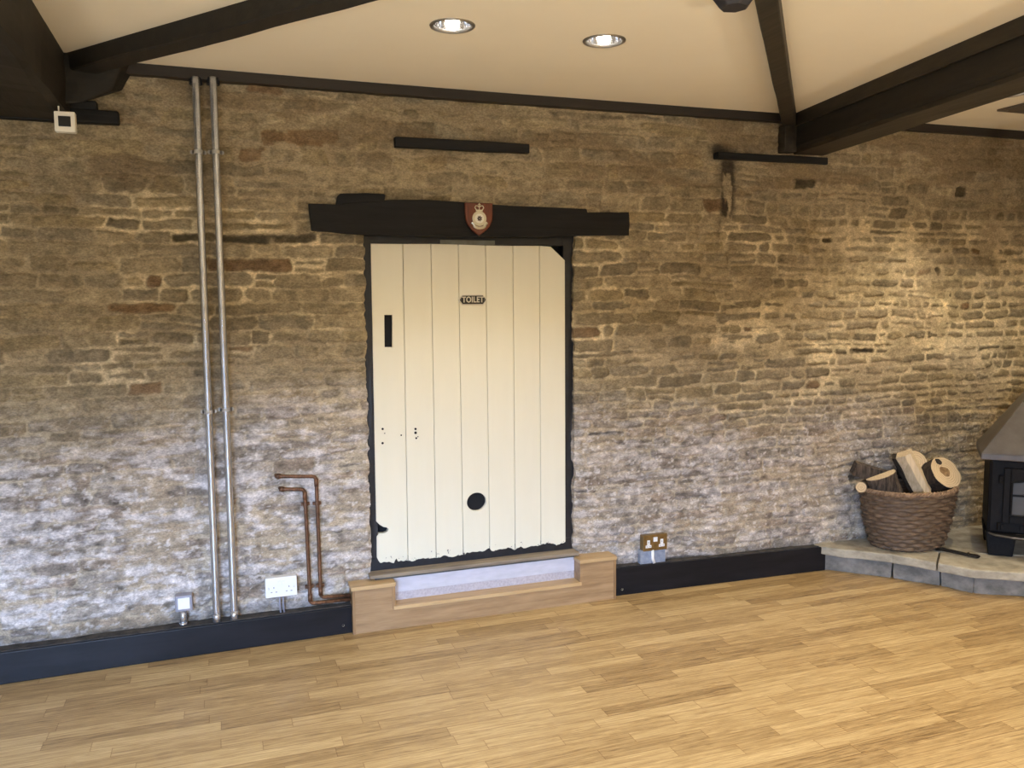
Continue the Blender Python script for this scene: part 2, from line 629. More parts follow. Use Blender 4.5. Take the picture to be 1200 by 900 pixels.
    nearL = np.where((X <= OX0), np.exp(-(OX0 - X) / .014), 0) * (Z < OZ1)
    h = h - .030 * nearR * (.7 + .6 * jn) - .012 * nearL
    Y = np.vectorize(bow)(xs)[None, :] * np.ones_like(Z) - h
    # ragged jambs
    Xo = X.copy()
    eL = .013 * (fbm(Z * 0 + 3.3, Z * 17, 71, 3) - .5) * 2 + .004 * (core - .6)
    Xo += np.where(X <= OX0, eL * np.exp(-(OX0 - X) / .03), 0) * (Z < OZ1)
    eR = .016 * (fbm(Z * 0 + 9.1, Z * 13, 72, 3) - .5) * 2
    Xo += np.where(X >= OX1, eR * np.exp(-(X - OX1) / .03), 0) * (Z < OZ1)

    # ---- colours of stone, mortar and old limewash
    def mixc(a, b, t):
        return a * (1 - t[..., None]) + b * t[..., None]
    pal = np.array([(.285, .232, .146), (.262, .214, .136), (.305, .250, .160), (.245, .205, .138), (.275, .220, .130), (.215, .175, .112)])
    c = pal[(r[..., 1] * 997).astype(int) % 6] * (.86 + .28 * r[..., 3])[..., None]
    blot = fbm(X * 14, Z * 22, 77, 4) - .5
    c = c * (1 + .40 * blot)[..., None]
    rust = ((r[..., 0] > .955) & (r[..., 2] > .35)).astype(float) * .75
    c = mixc(c, np.array((.17, .100, .050)), rust * core)
    c = c * (1 + .42 * rough + .14 * fine)[..., None]
    lowstone = np.array([(.285, .255, .225), (.235, .205, .185), (.345, .310, .275), (.29, .235, .19)])[(r[..., 2] * 991).astype(int) % 4]
    c = mixc(c, lowstone * (1 + .75 * rough + .2 * fine)[..., None], low * .85)
    mort = mixc(np.array((.40, .325, .205)) * np.ones_like(c), np.array((.640, .535, .345)), sst(.36, .62, fbm(X * 5, Z * 7, 81, 4)))
    mort = mort * (1 + .40 * rough + .12 * fine)[..., None]
    dull = sst(.44, .56, fbm(X * 1.6 + 3, Z * 2.3, 83, 3))
    mort = mixc(mort, np.array((.275, .220, .142)), np.clip(top * .80 + (.45 + .35 * (1 - sst(.9, 2.1, X))) * (1 - right) * dull * (1 - low), 0, .92))
    mort = mixc(mort, np.array((.41, .365, .305)) * (1 + .3 * rough)[..., None], low * .75)
    mvis = (1 - sst(-.003, .007, d - mw))
    c = mixc(c, mort, mvis)
    # smeared sandy pointing
    sm = sst(.57, .66, fbm(X * 3.2 + 7, Z * 6.5, 85, 4) + .10 * (1 - core) + .05 * right)
    c = mixc(c, np.array((.430, .355, .255)) * (1 + .30 * rough)[..., None], sm * (.10 + .50 * low + .22 * right))
    # limewash left on the proud faces low down
    wn = fbm(X * 8, Z * 24, 91, 5, .62) + .30 * streak + .12 * core + .10 * rough
    wash = sst(.47, .76, wn - .10 * sst(.5, .7, fbm(X * 4, Z * 13, 93, 3))) * low
    wash = wash * (.55 + .45 * (1 - sst(2.6, 3.5, X))) * (1 - .75 * sst(3.55, 3.8, X))
    c = mixc(c, np.array((.560, .530, .525)) * (1 + .55 * rough + .15 * fine)[..., None], np.clip(wash * (.62 + .38 * lleft), 0, 1) * .86)
    chips = sst(.70, .75, fbm(X * 48, Z * 62, 95, 2)) * low
    c = mixc(c, np.array((.78, .75, .74)), chips * .45)
    # browner stone low down by the stove corner
    browning = sst(3.85, 4.2, X) * (1 - sst(.9, 1.25, Z))
    c = mixc(c, c * np.array((.86, .78, .60)), browning)
    # darker band just over the skirting ledge
    low_dark = (1 - sst(.15, .21, Z)) * .6
    c = mixc(c, np.array((.09, .08, .07)), low_dark * (X < 3.35))
    # soot-dark run of tar below the right-hand roof pad
    run = np.exp(-((X - 2.72 - .02 * (Z - 2)) / .045) ** 2) * sst(1.72, 2.2, Z) * (1 - sst(2.38, 2.44, Z))
    run = run * sst(.40, .60, fbm(X * 30, Z * 7, 97, 3) + .22 * sst(2.2, 2.38, Z))
    run = np.maximum(run, .8 * np.exp(-((X - 2.68) / .07) ** 2 - ((Z - 2.45) / .05) ** 2) * sst(.4, .55, jn))
    c = mixc(c, np.array((.035, .028, .022)), np.clip(run * 1.5, 0, .92))
    # brown mortar bands along the top courses
    bands = sst(.52, .64, fbm(X * 2.6, Z * 9, 99, 4)) * top
    c = mixc(c, np.array((.185, .135, .080)), bands * .65)
    # loose dark stones
    c = c * (1 - .72 * lost)[..., None]
    c = np.clip(c, .008, .92)

    nz_, nx_ = X.shape
    verts = np.stack([Xo, Y, Z], -1).reshape(-1, 3)
    cols = c.reshape(-1, 3)
    I = np.arange(nz_ * nx_).reshape(nz_, nx_)
    q = np.stack([I[:-1, :-1], I[:-1, 1:], I[1:, 1:], I[1:, :-1]], -1)
    mx = (xs[:-1] + xs[1:]) / 2
    mz = (zs[:-1] + zs[1:]) / 2
    hole = ((mx > OX0) & (mx < OX1))[None, :] & ((mz > OZ0) & (mz < OZ1))[:, None]
    faces = q[~hole].reshape(-1, 4)
    # reveals going back into the wall
    V = [verts]
    C = [cols]
    F = [faces]
    base = len(verts)
    i0 = int(np.argmin(abs(xs - OX0)))
    i1 = int(np.argmin(abs(xs - OX1)))
    k0 = int(np.argmin(abs(zs - OZ0)))
    k1 = int(np.argmin(abs(zs - OZ1)))
    for col, sgn in ((i0, 1), (i1, -1)):
        line = I[k0:k1 + 1, col]
        K = 22
        P = verts[line]
        prev = line
        for k in range(1, K + 1):
            t = k / K
            y = P[:, 1] + (.11 - P[:, 1]) * t
            zz = P[:, 2]
            n = (fbm(y * 20 + 3, zz * 16, 121, 4) - .5) * .030 * math.sin(min(1, t * 1.5) * math.pi)
            x = P[:, 0] + sgn * n * 1.0
            V.append(np.stack([x, y, zz], -1))
            tone = mixc(cols[line], np.array((.31, .25, .17)), np.full(len(line), .6 * t)) * (.75 + .5 * fbm(y * 30, zz * 26, 123, 3))[:, None]
            # the inner part of the jamb carries splashes of the black frame paint
            pb = sst(.40, .62, t + .35 * (fbm(y * 9, zz * 9, 125, 3) - .5))
            tone = mixc(tone, np.array((.03, .03, .034)), pb * .9 if hasattr(pb, '__len__') else np.full(len(line), pb * .9))
            C.append(tone)
            cur = base + np.arange(len(line))
            base += len(line)
            F.append(np.stack([prev[:-1], cur[:-1], cur[1:], prev[1:]], -1) if sgn < 0 else np.stack([prev[:-1], prev[1:], cur[1:], cur[:-1]], -1))
            prev = cur
    verts = np.concatenate(V)
    cols = np.concatenate(C)
    faces = np.concatenate(F)
    me = bpy.data.meshes.new('wall_front')
    me.vertices.add(len(verts))
    me.vertices.foreach_set('co', verts.astype(np.float32).ravel())
    me.loops.add(len(faces) * 4)
    me.loops.foreach_set('vertex_index', faces.astype(np.int32).ravel())
    me.polygons.add(len(faces))
    me.polygons.foreach_set('loop_start', np.arange(0, len(faces) * 4, 4, dtype=np.int32))
    me.update(calc_edges=True)
    at = me.attributes.new('stone_tone', 'FLOAT_COLOR', 'POINT')
    at.data.foreach_set('color', np.concatenate([cols, np.ones((len(cols), 1))], 1).astype(np.float32).ravel())
    me.materials.append(M['stone'])
    me.shade_smooth()
    o = bpy.data.objects.new('wall_front', me)
    COL.objects.link(o)
    WORLD[o.name] = Vector((0, 0, 0))
    return struct(o)


stone_wall()

# ------------------------------------------------------------------ room shell
RX0, RX1, RY0 = -3.0, 5.35, -6.4
struct(MB().box(RX0 - .1, RX1 + .1, RY0 - .1, .35, -.12, 0).build('floor', M['floor']))
struct(MB().box(RX0 - .12, RX0, RY0, .3, 0, ZC).build('wall_left', M['plain_wall']))

# wall_right: same rubble stone look, mostly outside the frame
struct(MB().box(RX1, RX1 + .12, RY0, .3, 0, ZC).build('wall_right', M['plain_wall']))
# back wall with a glazed-door sized opening that let the daylight in
wb = MB()
wins = [(-2.6, -.3)]
xsb = [RX0, -2.6, -.3, RX1]
for i in (0, 2):
    wb.box(xsb[i], xsb[i + 1], RY0 - .12, RY0, 0, ZC)
for a, b_ in wins:
    wb.box(a, b_, RY0 - .12, RY0, 2.1, ZC)
struct(wb.build('wall_back', M['plain_wall']))

# ceiling with round cut-outs for the recessed lamps
LAMPS = [(.885, -.948), (1.513, -.955), (3.872, -.80)]
LR = .077


def ceiling():
    bm = bmesh.new()
    cells = [(x - .12, x + .12, y - .12, y + .12, x, y) for x, y in LAMPS]
    xs = sorted({RX0, RX1, *[c[0] for c in cells], *[c[1] for c in cells]})
    ys = sorted({RY0, .3, *[c[2] for c in cells], *[c[3] for c in cells]})
    for i in range(len(xs) - 1):
        for j in range(len(ys) - 1):
            mx, my = (xs[i] + xs[i + 1]) / 2, (ys[j] + ys[j + 1]) / 2
            if any(c[0] < mx < c[1] and c[2] < my < c[3] for c in cells):
                continue
            bm.faces.new([bm.verts.new((x, y, ZC)) for x, y in ((xs[i], ys[j]), (xs[i], ys[j + 1]), (xs[i + 1], ys[j + 1]), (xs[i + 1], ys[j]))])
    n = 40
    for x0, x1, y0, y1, cx, cy in cells:
        inner, outer, upper = [], [], []
        for k in range(n):
            a = 2 * math.pi * (k + .5) / n
            ca, sa = math.cos(a), math.sin(a)
            s = .12 / max(abs(ca), abs(sa))
            inner.append(bm.verts.new((cx + LR * ca, cy + LR * sa, ZC)))
            outer.append(bm.verts.new((cx + s * ca, cy + s * sa, ZC)))
            upper.append(bm.verts.new((cx + LR * ca, cy + LR * sa, ZC + .10)))
        for k in range(n):
            j = (k + 1) % n
            bm.faces.new((inner[k], inner[j], outer[j], outer[k]))
            bm.faces.new((inner[k], upper[k], upper[j], inner[j]))
        corners = [(x1, y1), (x0, y1), (x0, y0), (x1, y0)]
        for q, k in enumerate((4, 14, 24, 34)):
            bm.faces.new((outer[k], outer[(k + 1) % n], bm.verts.new((*corners[q], ZC))))
        bm.faces.new(upper)
    bmesh.ops.remove_doubles(bm, verts=bm.verts[:], dist=1e-5)
    m_ = MB()
    m_.bm.free()
    m_.bm = bm
    struct(m_.build('ceiling', M['ceiling']))
    struct(MB().box(RX0, RX1, RY0, .3, ZC + .14, ZC + .2).build('ceiling_deck', M['ceiling']))


ceiling()

# timber wall plate along the top of the stone wall
b = MB()
pts = [(-3.0, bow(-3.0)), (-.5, bow(-.5)), (.6, bow(.6)), (1.4, bow(1.4)), (2.6, bow(2.6)), (3.6, bow(3.6)), (5.35, bow(5.35))]
for (x0, y0), (x1, y1) in zip(pts, pts[1:]):
    b.hexa([(x0, y0 - .040, ZC - .046), (x1, y1 - .040, ZC - .046), (x1, y1 + .06, ZC - .046), (x0, y0 + .06, ZC - .046)],
           [(x0, y0 - .040, ZC + .004), (x1, y1 - .040, ZC + .004), (x1, y1 + .06, ZC + .004), (x0, y0 + .06, ZC + .004)])
struct(b.build('trim_1', M['trim']))


# skirting boards with a dusty ledge on top
def skirting(name, x0, x1, y0, y1, zt0, zt1):
    m = MB()
    m.hexa([(x0, y0, 0), (x1, y1, 0), (x1, .02, 0), (x0, .02, 0)],
           [(x0, y0, zt0), (x1, y1, zt1), (x1, .02, zt1), (x0, .02, zt0)])
    o = struct(m.build(name, M['skirt'], None, .004))
    l = MB()
    l.hexa([(x0, y0 + .012, zt0), (x1, y1 + .012, zt1), (x1, .015, zt1), (x0, .015, zt0)],
           [(x0, y0 + .012, zt0 + .004), (x1, y1 + .012, zt1 + .004), (x1, .015, zt1 + .006), (x0, .015, zt0 + .006)])
    l.build('ledge', M['ledge'], o)
    return o


def screw_head(parent, x, y, z, r=.005, name='screw', m=None):
    s = MB().lathe([(.0001, -.002), (r * .8, -.002), (r, 0), (r, .002)], n=12)
    s.rot(Matrix.Translation((x, y, z)) @ Matrix.Rotation(math.radians(90), 4, 'X'))
    return s.build(name, m or M['screw'], parent, smooth=False)


sk = skirting('baseboard_left', -3.0, .574, -.165, -.055, .150, .135)
screw_head(sk, .53, -.058, .045, .006, 'screw', M['pewter'])
sk = skirting('baseboard_right', 2.012, 3.40, -.048, -.090, .158, .146)
screw_head(sk, 2.06, -.051, .035, .006, 'screw', M['pewter'])

# ------------------------------------------------------------------ lintel
LY = -.030
t = thing('timber_lintel', 'long black-painted rough timber lintel above the cream door', 'lintel', (1.26, LY, 1.955))
outline = [(.428, 2.092), (.434, 2.03), (.441, 1.966), (.60, 1.958), (.69, 1.953), (1.0, 1.951), (1.35, 1.953), (1.60, 1.956), (1.73, 1.966), (2.105, 1.974), (2.108, 2.03), (2.102, 2.096), (1.862, 2.088), (1.858, 2.106), (1.45, 2.112), (1.15, 2.122), (.98, 2.128), (.79, 2.119), (.56, 2.09)]
o = MB().prism_xz(outline, LY, .14).sub(3, .0035, 11, 2).build('main_timber', M['lintel'], t, .003)
o = MB().prism_xz([(.557, 2.088), (.79, 2.116), (.795, 2.142), (.787, 2.148), (.70, 2.150), (.58, 2.143), (.566, 2.13)], LY + .004, .10).sub(2, .002, 15, 9).build('packing_block', M['lintel'], t, .003)

# ------------------------------------------------------------------ door and frame
DY = .045
KD = .9893            # the boards' outline is set out on the door's own plane


def kx(x):
    return x * KD


def kz(z):
    return 1.62 + (z - 1.62) * KD


fr = thing('door_frame', 'black-painted ragged timber frame set back around the cream door', 'door frame', (1.24, .10, .275))
MB().box(.640, .732, .052, .120, .255, 1.96).sub(5, .006, 20, 1).build('jamb', M['frame'], fr)
MB().box(1.757, 1.90, .052, .120, .255, 1.96).sub(5, .005, 20, 4).build('jamb', M['frame'], fr)
MB().box(.66, 1.82, .055, .120, 1.920, 1.99).build('head', M['frame'], fr)
MB().box(1.083, 1.372, .046, .056, 1.912, 1.940).build('head_strip', noisy('olive_strip', (.10, .10, .075), (.17, .18, .16), (12, 12, 12), .6), fr)  # added strip filling the pale gap above the door
MB().box(.66, 1.82, .115, .125, .25, 1.99).build('dark_backing', M['void'], fr)  # dark sheet added in place of the unlit void behind the door
MB().box(.69, 1.80, .047, .115, .255, .330).build('bottom_rail', M['frame'], fr)


def door():
    """seven cream boards; the slot, the round cat hole, the rotten notch and the ragged bottom are cut through"""
    dr = thing('door_1', 'old cream-painted plank door with a cut top corner and ragged bottom', 'door', (1.26, DY, .285))
    struct(dr)
    top = [(.737, 1.917), (.899, 1.919), (1.044, 1.921), (1.188, 1.920), (1.335, 1.917), (1.486, 1.918), (1.635, 1.920), (1.783, 1.918)]
    bx = [.729, .892, 1.043, 1.191, 1.339, 1.485, 1.635, 1.783]
    rs = random.Random(4)

    def ragged(x):
        return .287 + .010 * mnoise.noise((x * 22, 1.5, 0)) + .009 * mnoise.noise((x * 60, 4.5, 0)) + (.004 if x > 1.2 else .0) + .010 * max(0, (x - 1.3)) * (1 if mnoise.noise((x * 30, 9, 0)) > 0 else .3)
    g = .0021
    for i in range(7):
        xa0, xa1 = bx[i] + g, bx[i + 1] - g          # at the bottom
        xt0, xt1 = top[i][0] + g, top[i + 1][0] - g
        n = 22

        def L(z):
            return xa0 + (xt0 - xa0) * (z - .28) / 1.64

        def Rr(z):
            return xa1 + (xt1 - xa1) * (z - .28) / 1.64
        out = []
        for k in range(n + 1):
            x = xa0 + (xa1 - xa0) * k / n
            z = ragged(x)
            if i == 0:
                z += .030 * math.exp(-((x - .729) / .010) ** 2) + .022 * math.exp(-((x - .829) / .007) ** 2)
            if i == 3 or i == 4:
                z += .014 * math.exp(-((x - 1.339) / .010) ** 2)
            if i == 5:
                z += .016 * math.exp(-((x - 1.40) / .012) ** 2)
            out.append((x, z))
        if i == 6:
            out += [(Rr(z), z) for z in (.5, .8, 1.2, 1.6, 1.845)]
            out += [(1.700, 1.916)]
            out += [(L(z), z) for z in (1.6, 1.2, .8, .5)]
            out.insert(len(out) - 4, (L(1.92), 1.920))
        else:
            out += [(Rr(z), z) for z in (.45, .62, .9, 1.3, 1.6, top[i + 1][1])]
            if i == 0:
                out += [(L(z), z) for z in (1.918, 1.6, 1.2, .9, .62, .512)]
                out += [(.748, .494), (.768, .480), (.788, .474), (.794, .462), (.786, .449), (.768, .444), (.745, .446), (.733, .430)]
            else:
                out += [(L(z), z) for z in (top[i][1], 1.6, 1.3, .9, .62, .45)]
        holes = []
        if i == 0:
            holes.append([(.795, 1.402), (.837, 1.401), (.840, 1.565), (.797, 1.566)])
        hc = (1.269, .567)
        if i == 3:
            circ = [(hc[0] + .054 * (1 + .05 * mnoise.noise((a, 3, 0))) * math.cos(a), hc[1] + .050 * math.sin(a)) for a in [2 * math.pi * k / 28 for k in range(28)]]
            holes.append(circ)
        # extruded polygon with holes through a filled curve
        cu = bpy.data.curves.new('plank', 'CURVE')
        cu.dimensions = '2D'
        cu.fill_mode = 'BOTH'
        cu.extrude = .016
        cu.bevel_depth = .0016
        cu.bevel_resolution = 1
        cu.offset = -.0008
        for poly in [out] + holes:
            sp = cu.splines.new('POLY')
            sp.points.add(len(poly) - 1)
            for q, (x, z) in zip(sp.points, poly):
                q.co = (kx(x) - 1.26, kz(z) - .285, 0, 1)
            sp.use_cyclic_u = True
        tmp = bpy.data.objects.new('plank', cu)
        COL.objects.link(tmp)
        bpy.context.view_layer.update()
        me = bpy.data.meshes.new_from_object(tmp.evaluated_get(bpy.context.evaluated_depsgraph_get()))
        bpy.data.objects.remove(tmp)
        me.transform(Matrix.Translation((0, .018, 0)) @ Matrix.Rotation(math.radians(90), 4, 'X'))
        me.materials.clear()
        me.materials.append(M['door'])
        me.name = 'plank'
        o = bpy.data.objects.new('plank', me)
        COL.objects.link(o)
        o.parent = dr
        WORLD[o.name] = Vector((1.26, DY, .285))
        if i in (0, 1):
            for (x, z, r) in ([(.775, .988, .006), (.773, .915, .006), (.87, .95, .004), (.785, .965, .003)] if i == 0 else [(.945, .978, .006), (.945, .958, .007), (.948, .93, .005), (.957, .937, .003)]):
                s = MB().lathe([(.0001, 0), (r, 0), (r, .002)], n=10)
                s.rot(Matrix.Translation((kx(x), DY - .0008, kz(z))) @ Matrix.Rotation(math.radians(90), 4, 'X'))
                s.build('screw_hole', M['hole'], o)
    # fine dark seams: the tongue behind the boards
    MB().box(.815, 1.745, DY + .026, DY + .033, .40, 1.80).build('tongue_seam', M['sill'], dr)
    # dark sheets set inside the through-holes stand in for their shade
    MB().box(kx(.785), kx(.850), DY + .0180, DY + .0190, 1.39, 1.575).build('slot_shade', M['hole'], dr)
    s = MB().lathe([(.0001, 0), (.060, 0), (.060, .001)], n=28)
    s.rot(Matrix.Translation((kx(1.269), DY + .0185, kz(.567))) @ Matrix.Rotation(math.radians(90), 4, 'X'))
    s.build('cat_hole_shade', M['hole'], dr)
    return dr


door()

# sign on the door
t = thing('door_sign', 'small black and silver TOILET plate on the cream door', 'sign', (1.247, DY, 1.637))


def hexplate(cx, cz, w, h, c, y0, y1):
    return MB().prism_xz([(cx - w / 2, cz), (cx - w / 2 + c * .55, cz - h * .28), (cx - w / 2 + c, cz - h / 2), (cx + w / 2 - c, cz - h / 2), (cx + w / 2 - c * .55, cz - h * .28), (cx + w / 2, cz),
                          (cx + w / 2 - c * .55, cz + h * .28), (cx + w / 2 - c, cz + h / 2), (cx - w / 2 + c, cz + h / 2), (cx - w / 2 + c * .55, cz + h * .28)], y0, y1)


hexplate(1.247, 1.637, .156, .052, .022, DY - .006, DY - .0005).build('rim', M['signsilver'], t, .001)
hexplate(1.247, 1.637, .140, .043, .016, DY - .0072, DY - .003).build('field', M['signblack'], t)


def text_mesh(s, size, depth):
    cu = bpy.data.curves.new('lettering', 'FONT')
    cu.body = s
    cu.size = size
    cu.extrude = depth
    cu.offset = .0009
    cu.align_x = 'CENTER'
    cu.align_y = 'CENTER'
    cu.space_character = 1.08
    tmp = bpy.data.objects.new('lettering', cu)
    COL.objects.link(tmp)
    bpy.context.view_layer.update()
    me = bpy.data.meshes.new_from_object(tmp.evaluated_get(bpy.context.evaluated_depsgraph_get()))
    bpy.data.objects.remove(tmp)
    return me


me = text_mesh('TOILET', .0385, .0016)
me.transform(Matrix.Translation((0, -.0085, 0)) @ Matrix.Rotation(math.radians(90), 4, 'X') @ Matrix.Diagonal((.86, 1.06, 1, 1)))
me.materials.clear()
me.materials.append(M['signsilver'])
o = bpy.data.objects.new('lettering', me)
COL.objects.link(o)
o.parent = t
for dx_ in (-.064, .064):
    screw_head(t, 1.247 + dx_, DY - .0075, 1.637, .0032, 'screw', M['signsilver'])

# sill under the door
t = thing('door_sill', 'worn grey-brown timber sill under the cream door', 'sill', (1.23, .02, .262))
MB().box(0.672, 1.812, -.032, .050, .250, .268).sub(3, .002, 16, 3).build('sill_board', M['sill'], t, .004)
MB().box(.70, 1.79, -.014, .050, .238, .251).build('under_strip', noisy('dark_under_strip', (.06, .06, .055), (.12, .12, .11), (3, 30, 30), .7), t, .002)  # dark strip added along the underside of the sill

# ------------------------------------------------------------------ oak step
SY = -.082
t = thing('oak_step', 'oak step box with raised ends below the cream door', 'step', (1.29, SY, 0))
front = [(.587, 0), (1.994, 0), (1.994, .222), (1.800, .222), (1.800, .106), (.778, .106), (.778, .222), (.587, .222)]
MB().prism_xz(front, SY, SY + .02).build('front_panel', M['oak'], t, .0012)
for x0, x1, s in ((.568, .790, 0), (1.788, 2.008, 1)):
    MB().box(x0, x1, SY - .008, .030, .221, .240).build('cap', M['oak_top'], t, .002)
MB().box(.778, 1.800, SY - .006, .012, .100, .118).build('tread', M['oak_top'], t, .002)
MB().box(.574, .588, SY - .004, .025, 0, .222).build('end_panel', M['oak_edge'], t, .001)
MB().box(1.993, 2.006, SY - .004, .025, 0, .222).build('end_panel', M['oak_edge'], t, .001)
MB().box(.772, .787, SY - .004, .012, .106, .222).build('inner_cheek', M['oak_edge'], t, .001)
MB().box(1.792, 1.806, SY - .002, .012, .106, .222).build('inner_cheek', M['oak'], t, .001)
MB().box(.786, 1.793, -.004, .014, .160, .240).build('riser_board', M['riser_top'], t, .0015)
MB().box(.786, 1.793, -.001, .014, .116, .161).build('riser_base', M['riser_low'], t)

# ------------------------------------------------------------------ shield plaque
t = thing('shield_plaque', 'red-brown wooden shield plaque with silver crowned badge on the black lintel', 'plaque', (1.259, LY, 1.957))
cx = 1.259
half = [(0, 1.955), (.018, 1.968), (.040, 1.985), (.057, 2.006), (.068, 2.032), (.072, 2.062), (.072, 2.118)]
outl = [(cx + x, z) for x, z in half] + [(cx - x, z) for x, z in half[::-1][:-1]]
MB().prism_xz(outl, LY - .022, LY - .004).build('shield', M['shield'], t, .005, segs=3, angle=40)
yb = LY - .022
bz = 2.040


def disc(cx, cz, r, y0, y1, n=28):
    return MB().prism_xz([(cx + r * math.cos(-2 * math.pi * k / n), cz + r * math.sin(-2 * math.pi * k / n)) for k in range(n)], y0, y1)


bd = disc(cx, bz, .037, yb - .004, yb + .001).build('badge', M['pewter'], t, .0015)
disc(cx, bz, .0235, yb - .0052, yb - .003).build('badge_field', M['enamel'], bd)
em = MB()
for k in range(7):
    a = 2 * math.pi * k / 7 + .4
    em.tube([(cx + .003 * math.cos(a), yb - .0062, bz + .003 * math.sin(a)), (cx + .013 * math.cos(a), yb - .0062, bz + .014 * math.sin(a))], [.0042, .0022], 8)
em.build('badge_emblem', M['darkred'], bd)
rg = MB()
for k in range(24):
    a0, a1 = 2 * math.pi * k / 24, 2 * math.pi * (k + .6) / 24
    rg.tube([(cx + .0305 * math.cos(a0), yb - .005, bz + .0305 * math.sin(a0)), (cx + .0305 * math.cos(a1), yb - .005, bz + .0305 * math.sin(a1))], .0022, 6)
rg.build('badge_garter', M['pewter'], bd)
sc = MB()
sc.tube([(cx + .047 * math.sin(a), yb - .004, bz - .047 * math.cos(a) + (.008 if abs(a) > .62 else 0)) for a in np.linspace(-.95, .95, 16)], .0075, 8)
sc.build('badge_scroll', M['pewter'], bd)
cr = MB()
cr.box(cx - .017, cx + .017, yb - .004, yb, bz + .036, bz + .0435)
for s in (-1, 1):
    cr.tube([(cx + s * .016, yb - .003, bz + .043), (cx + s * .023, yb - .003, bz + .053), (cx + s * .018, yb - .003, bz + .063), (cx + s * .008, yb - .003, bz + .062), (cx, yb - .003, bz + .055)], .0028, 8)
cr.tube([(cx, yb - .003, bz + .043), (cx, yb - .003, bz + .076)], .0026, 8)
cr.tube([(cx - .007, yb - .003, bz + .069), (cx + .007, yb - .003, bz + .069)], .0024, 8)
cr.build('badge_crown', M['pewter'], bd)


# ------------------------------------------------------------------ timbers let into the wall
def wall_timber(name, label, x0, x1, y0, y1, z0, z1, z0r=None, seed=0, pieces=()):
    z0r = z0 if z0r is None else z0r
    dzr = z0r - z0
    tt = MB().hexa([(x0, y0, z0), (x1, y0, z0 + dzr), (x1, y1, z0 + dzr), (x0, y1, z0)],
                   [(x0, y0, z1), (x1, y0, z1 + dzr), (x1, y1, z1 + dzr), (x0, y1, z1)])
    tt.sub(5, .004, 14, seed)
    return tag(tt.build(name, M['lintel'], None, .004, origin=((x0 + x1) / 2, y0, z0)), label, 'timber')


wall_timber('wall_timber', 'short black timber let into the stone wall above the door lintel', .848, 1.539, -.030, .05, 2.375, 2.424, seed=3)
wall_timber('padstone_timber', 'thin black timber pad under the right-hand ceiling beam', 2.637, 3.372, -.050, .05, 2.400, 2.437, seed=5)
t = thing('padstone_timber', 'black timber pad under the left-hand ceiling beam, behind the white square box', 'timber', (-.8, -.06, 2.395))
MB().hexa([(-1.5, -.075, 2.392), (-.362, -.055, 2.401), (-.362, .05, 2.401), (-1.5, .05, 2.392)],
          [(-1.5, -.075, 2.475), (-.362, -.055, 2.456), (-.362, .05, 2.456), (-1.5, .05, 2.475)]).sub(4, .004, 14, 8).build('pad', M['lintel'], t, .006)
MB().box(-1.2, -.445, -.062, .03, 2.455, 2.492).sub(3, .004, 16, 2).build('packer', M['lintel'], t, .005)

# ------------------------------------------------------------------ ceiling timbers
# left tie beam: deep, runs from the wall over the camera's left shoulder
t = thing('tie_beam', 'massive dark tie beam at the far left running out from the stone wall', 'beam', (-.72, 0, 2.40))
MB().rough_beam((-.735, .06, ZC + .02), (-.735, -4.6, ZC + .02), .37, .275, .012, 40, 1).build('beam_timber', M['beam_along'], t)
MB().tube(arc_path([(-.612, -.19, 2.452), (-.600, -.205, 2.452), (-.585, -.205, 2.452)], .004), .0025, 6).build('bent_nail', M['pewter'], t)
# right tie beam with a lighter ledger board along the top of its side
t = thing('tie_beam', 'heavy dark tie beam at the right resting on a thin wall pad', 'beam', (3.26, 0, 2.455))
SL_ = .150      # the beam is a little askew to the wall


def bx(x, y):
    return x + SL_ * y


MB().rough_beam((bx(3.247, .06), .06, ZC + .02), (bx(3.247, -4.5), -4.5, ZC + .02), .222, .214, .005, 40, 6).build('beam_timber', M['beam_along'], t)


def plank_along(x0, x1, z0, z1, ya=-.03, yb=-4.5):
    return MB().hexa([(bx(x0, ya), ya, z0), (bx(x0, yb), yb, z0), (bx(x1, yb), yb, z0), (bx(x1, ya), ya, z0)],
                     [(bx(x0, ya), ya, z1), (bx(x0, yb), yb, z1), (bx(x1, yb), yb, z1), (bx(x1, ya), ya, z1)])


plank_along(3.120, 3.150, 2.594, ZC + .005).sub(3, .002, 9, 4).build('ledger_board', M['beam_brown'], t)
plank_along(3.150, 3.352, 2.449, 2.472).sub(3, .002, 9, 4).build('soffit_board', M['beam_brown'], t, .004)  # thin added board that colours the beam's underside lighter

# left diagonal brace with its swollen foot against the tie beam
t = thing('ceiling_brace', 'dark diagonal ceiling brace rising from the left tie beam towards the middle', 'beam', (-.50, -.08, 2.6))
d = Vector((.624, -.782, 0))
nrm = Vector((.782, .624, 0))
p0 = Vector((-.600, -.058, ZC + .02)) + nrm * .05 - d * .10
p1 = p0 + d * 3.3
MB().rough_beam(p0, p1, .098, .092, .004, 30, 3).build('brace_timber', M['beam_along'], t)
ft = MB()
ft.hexa([(-.64, -.17, 2.44), (-.50, -.150, 2.46), (-.38, -.10, 2.53), (-.34, -.03, 2.55), (-.64, -.01, 2.44)],
        [(-.64, -.14, ZC), (-.52, -.14, ZC), (-.33, -.10, ZC), (-.28, -.03, ZC), (-.64, -.01, ZC)])
ft.sub(3, .005, 12, 4).build('brace_foot', M['beam'], t, .008)

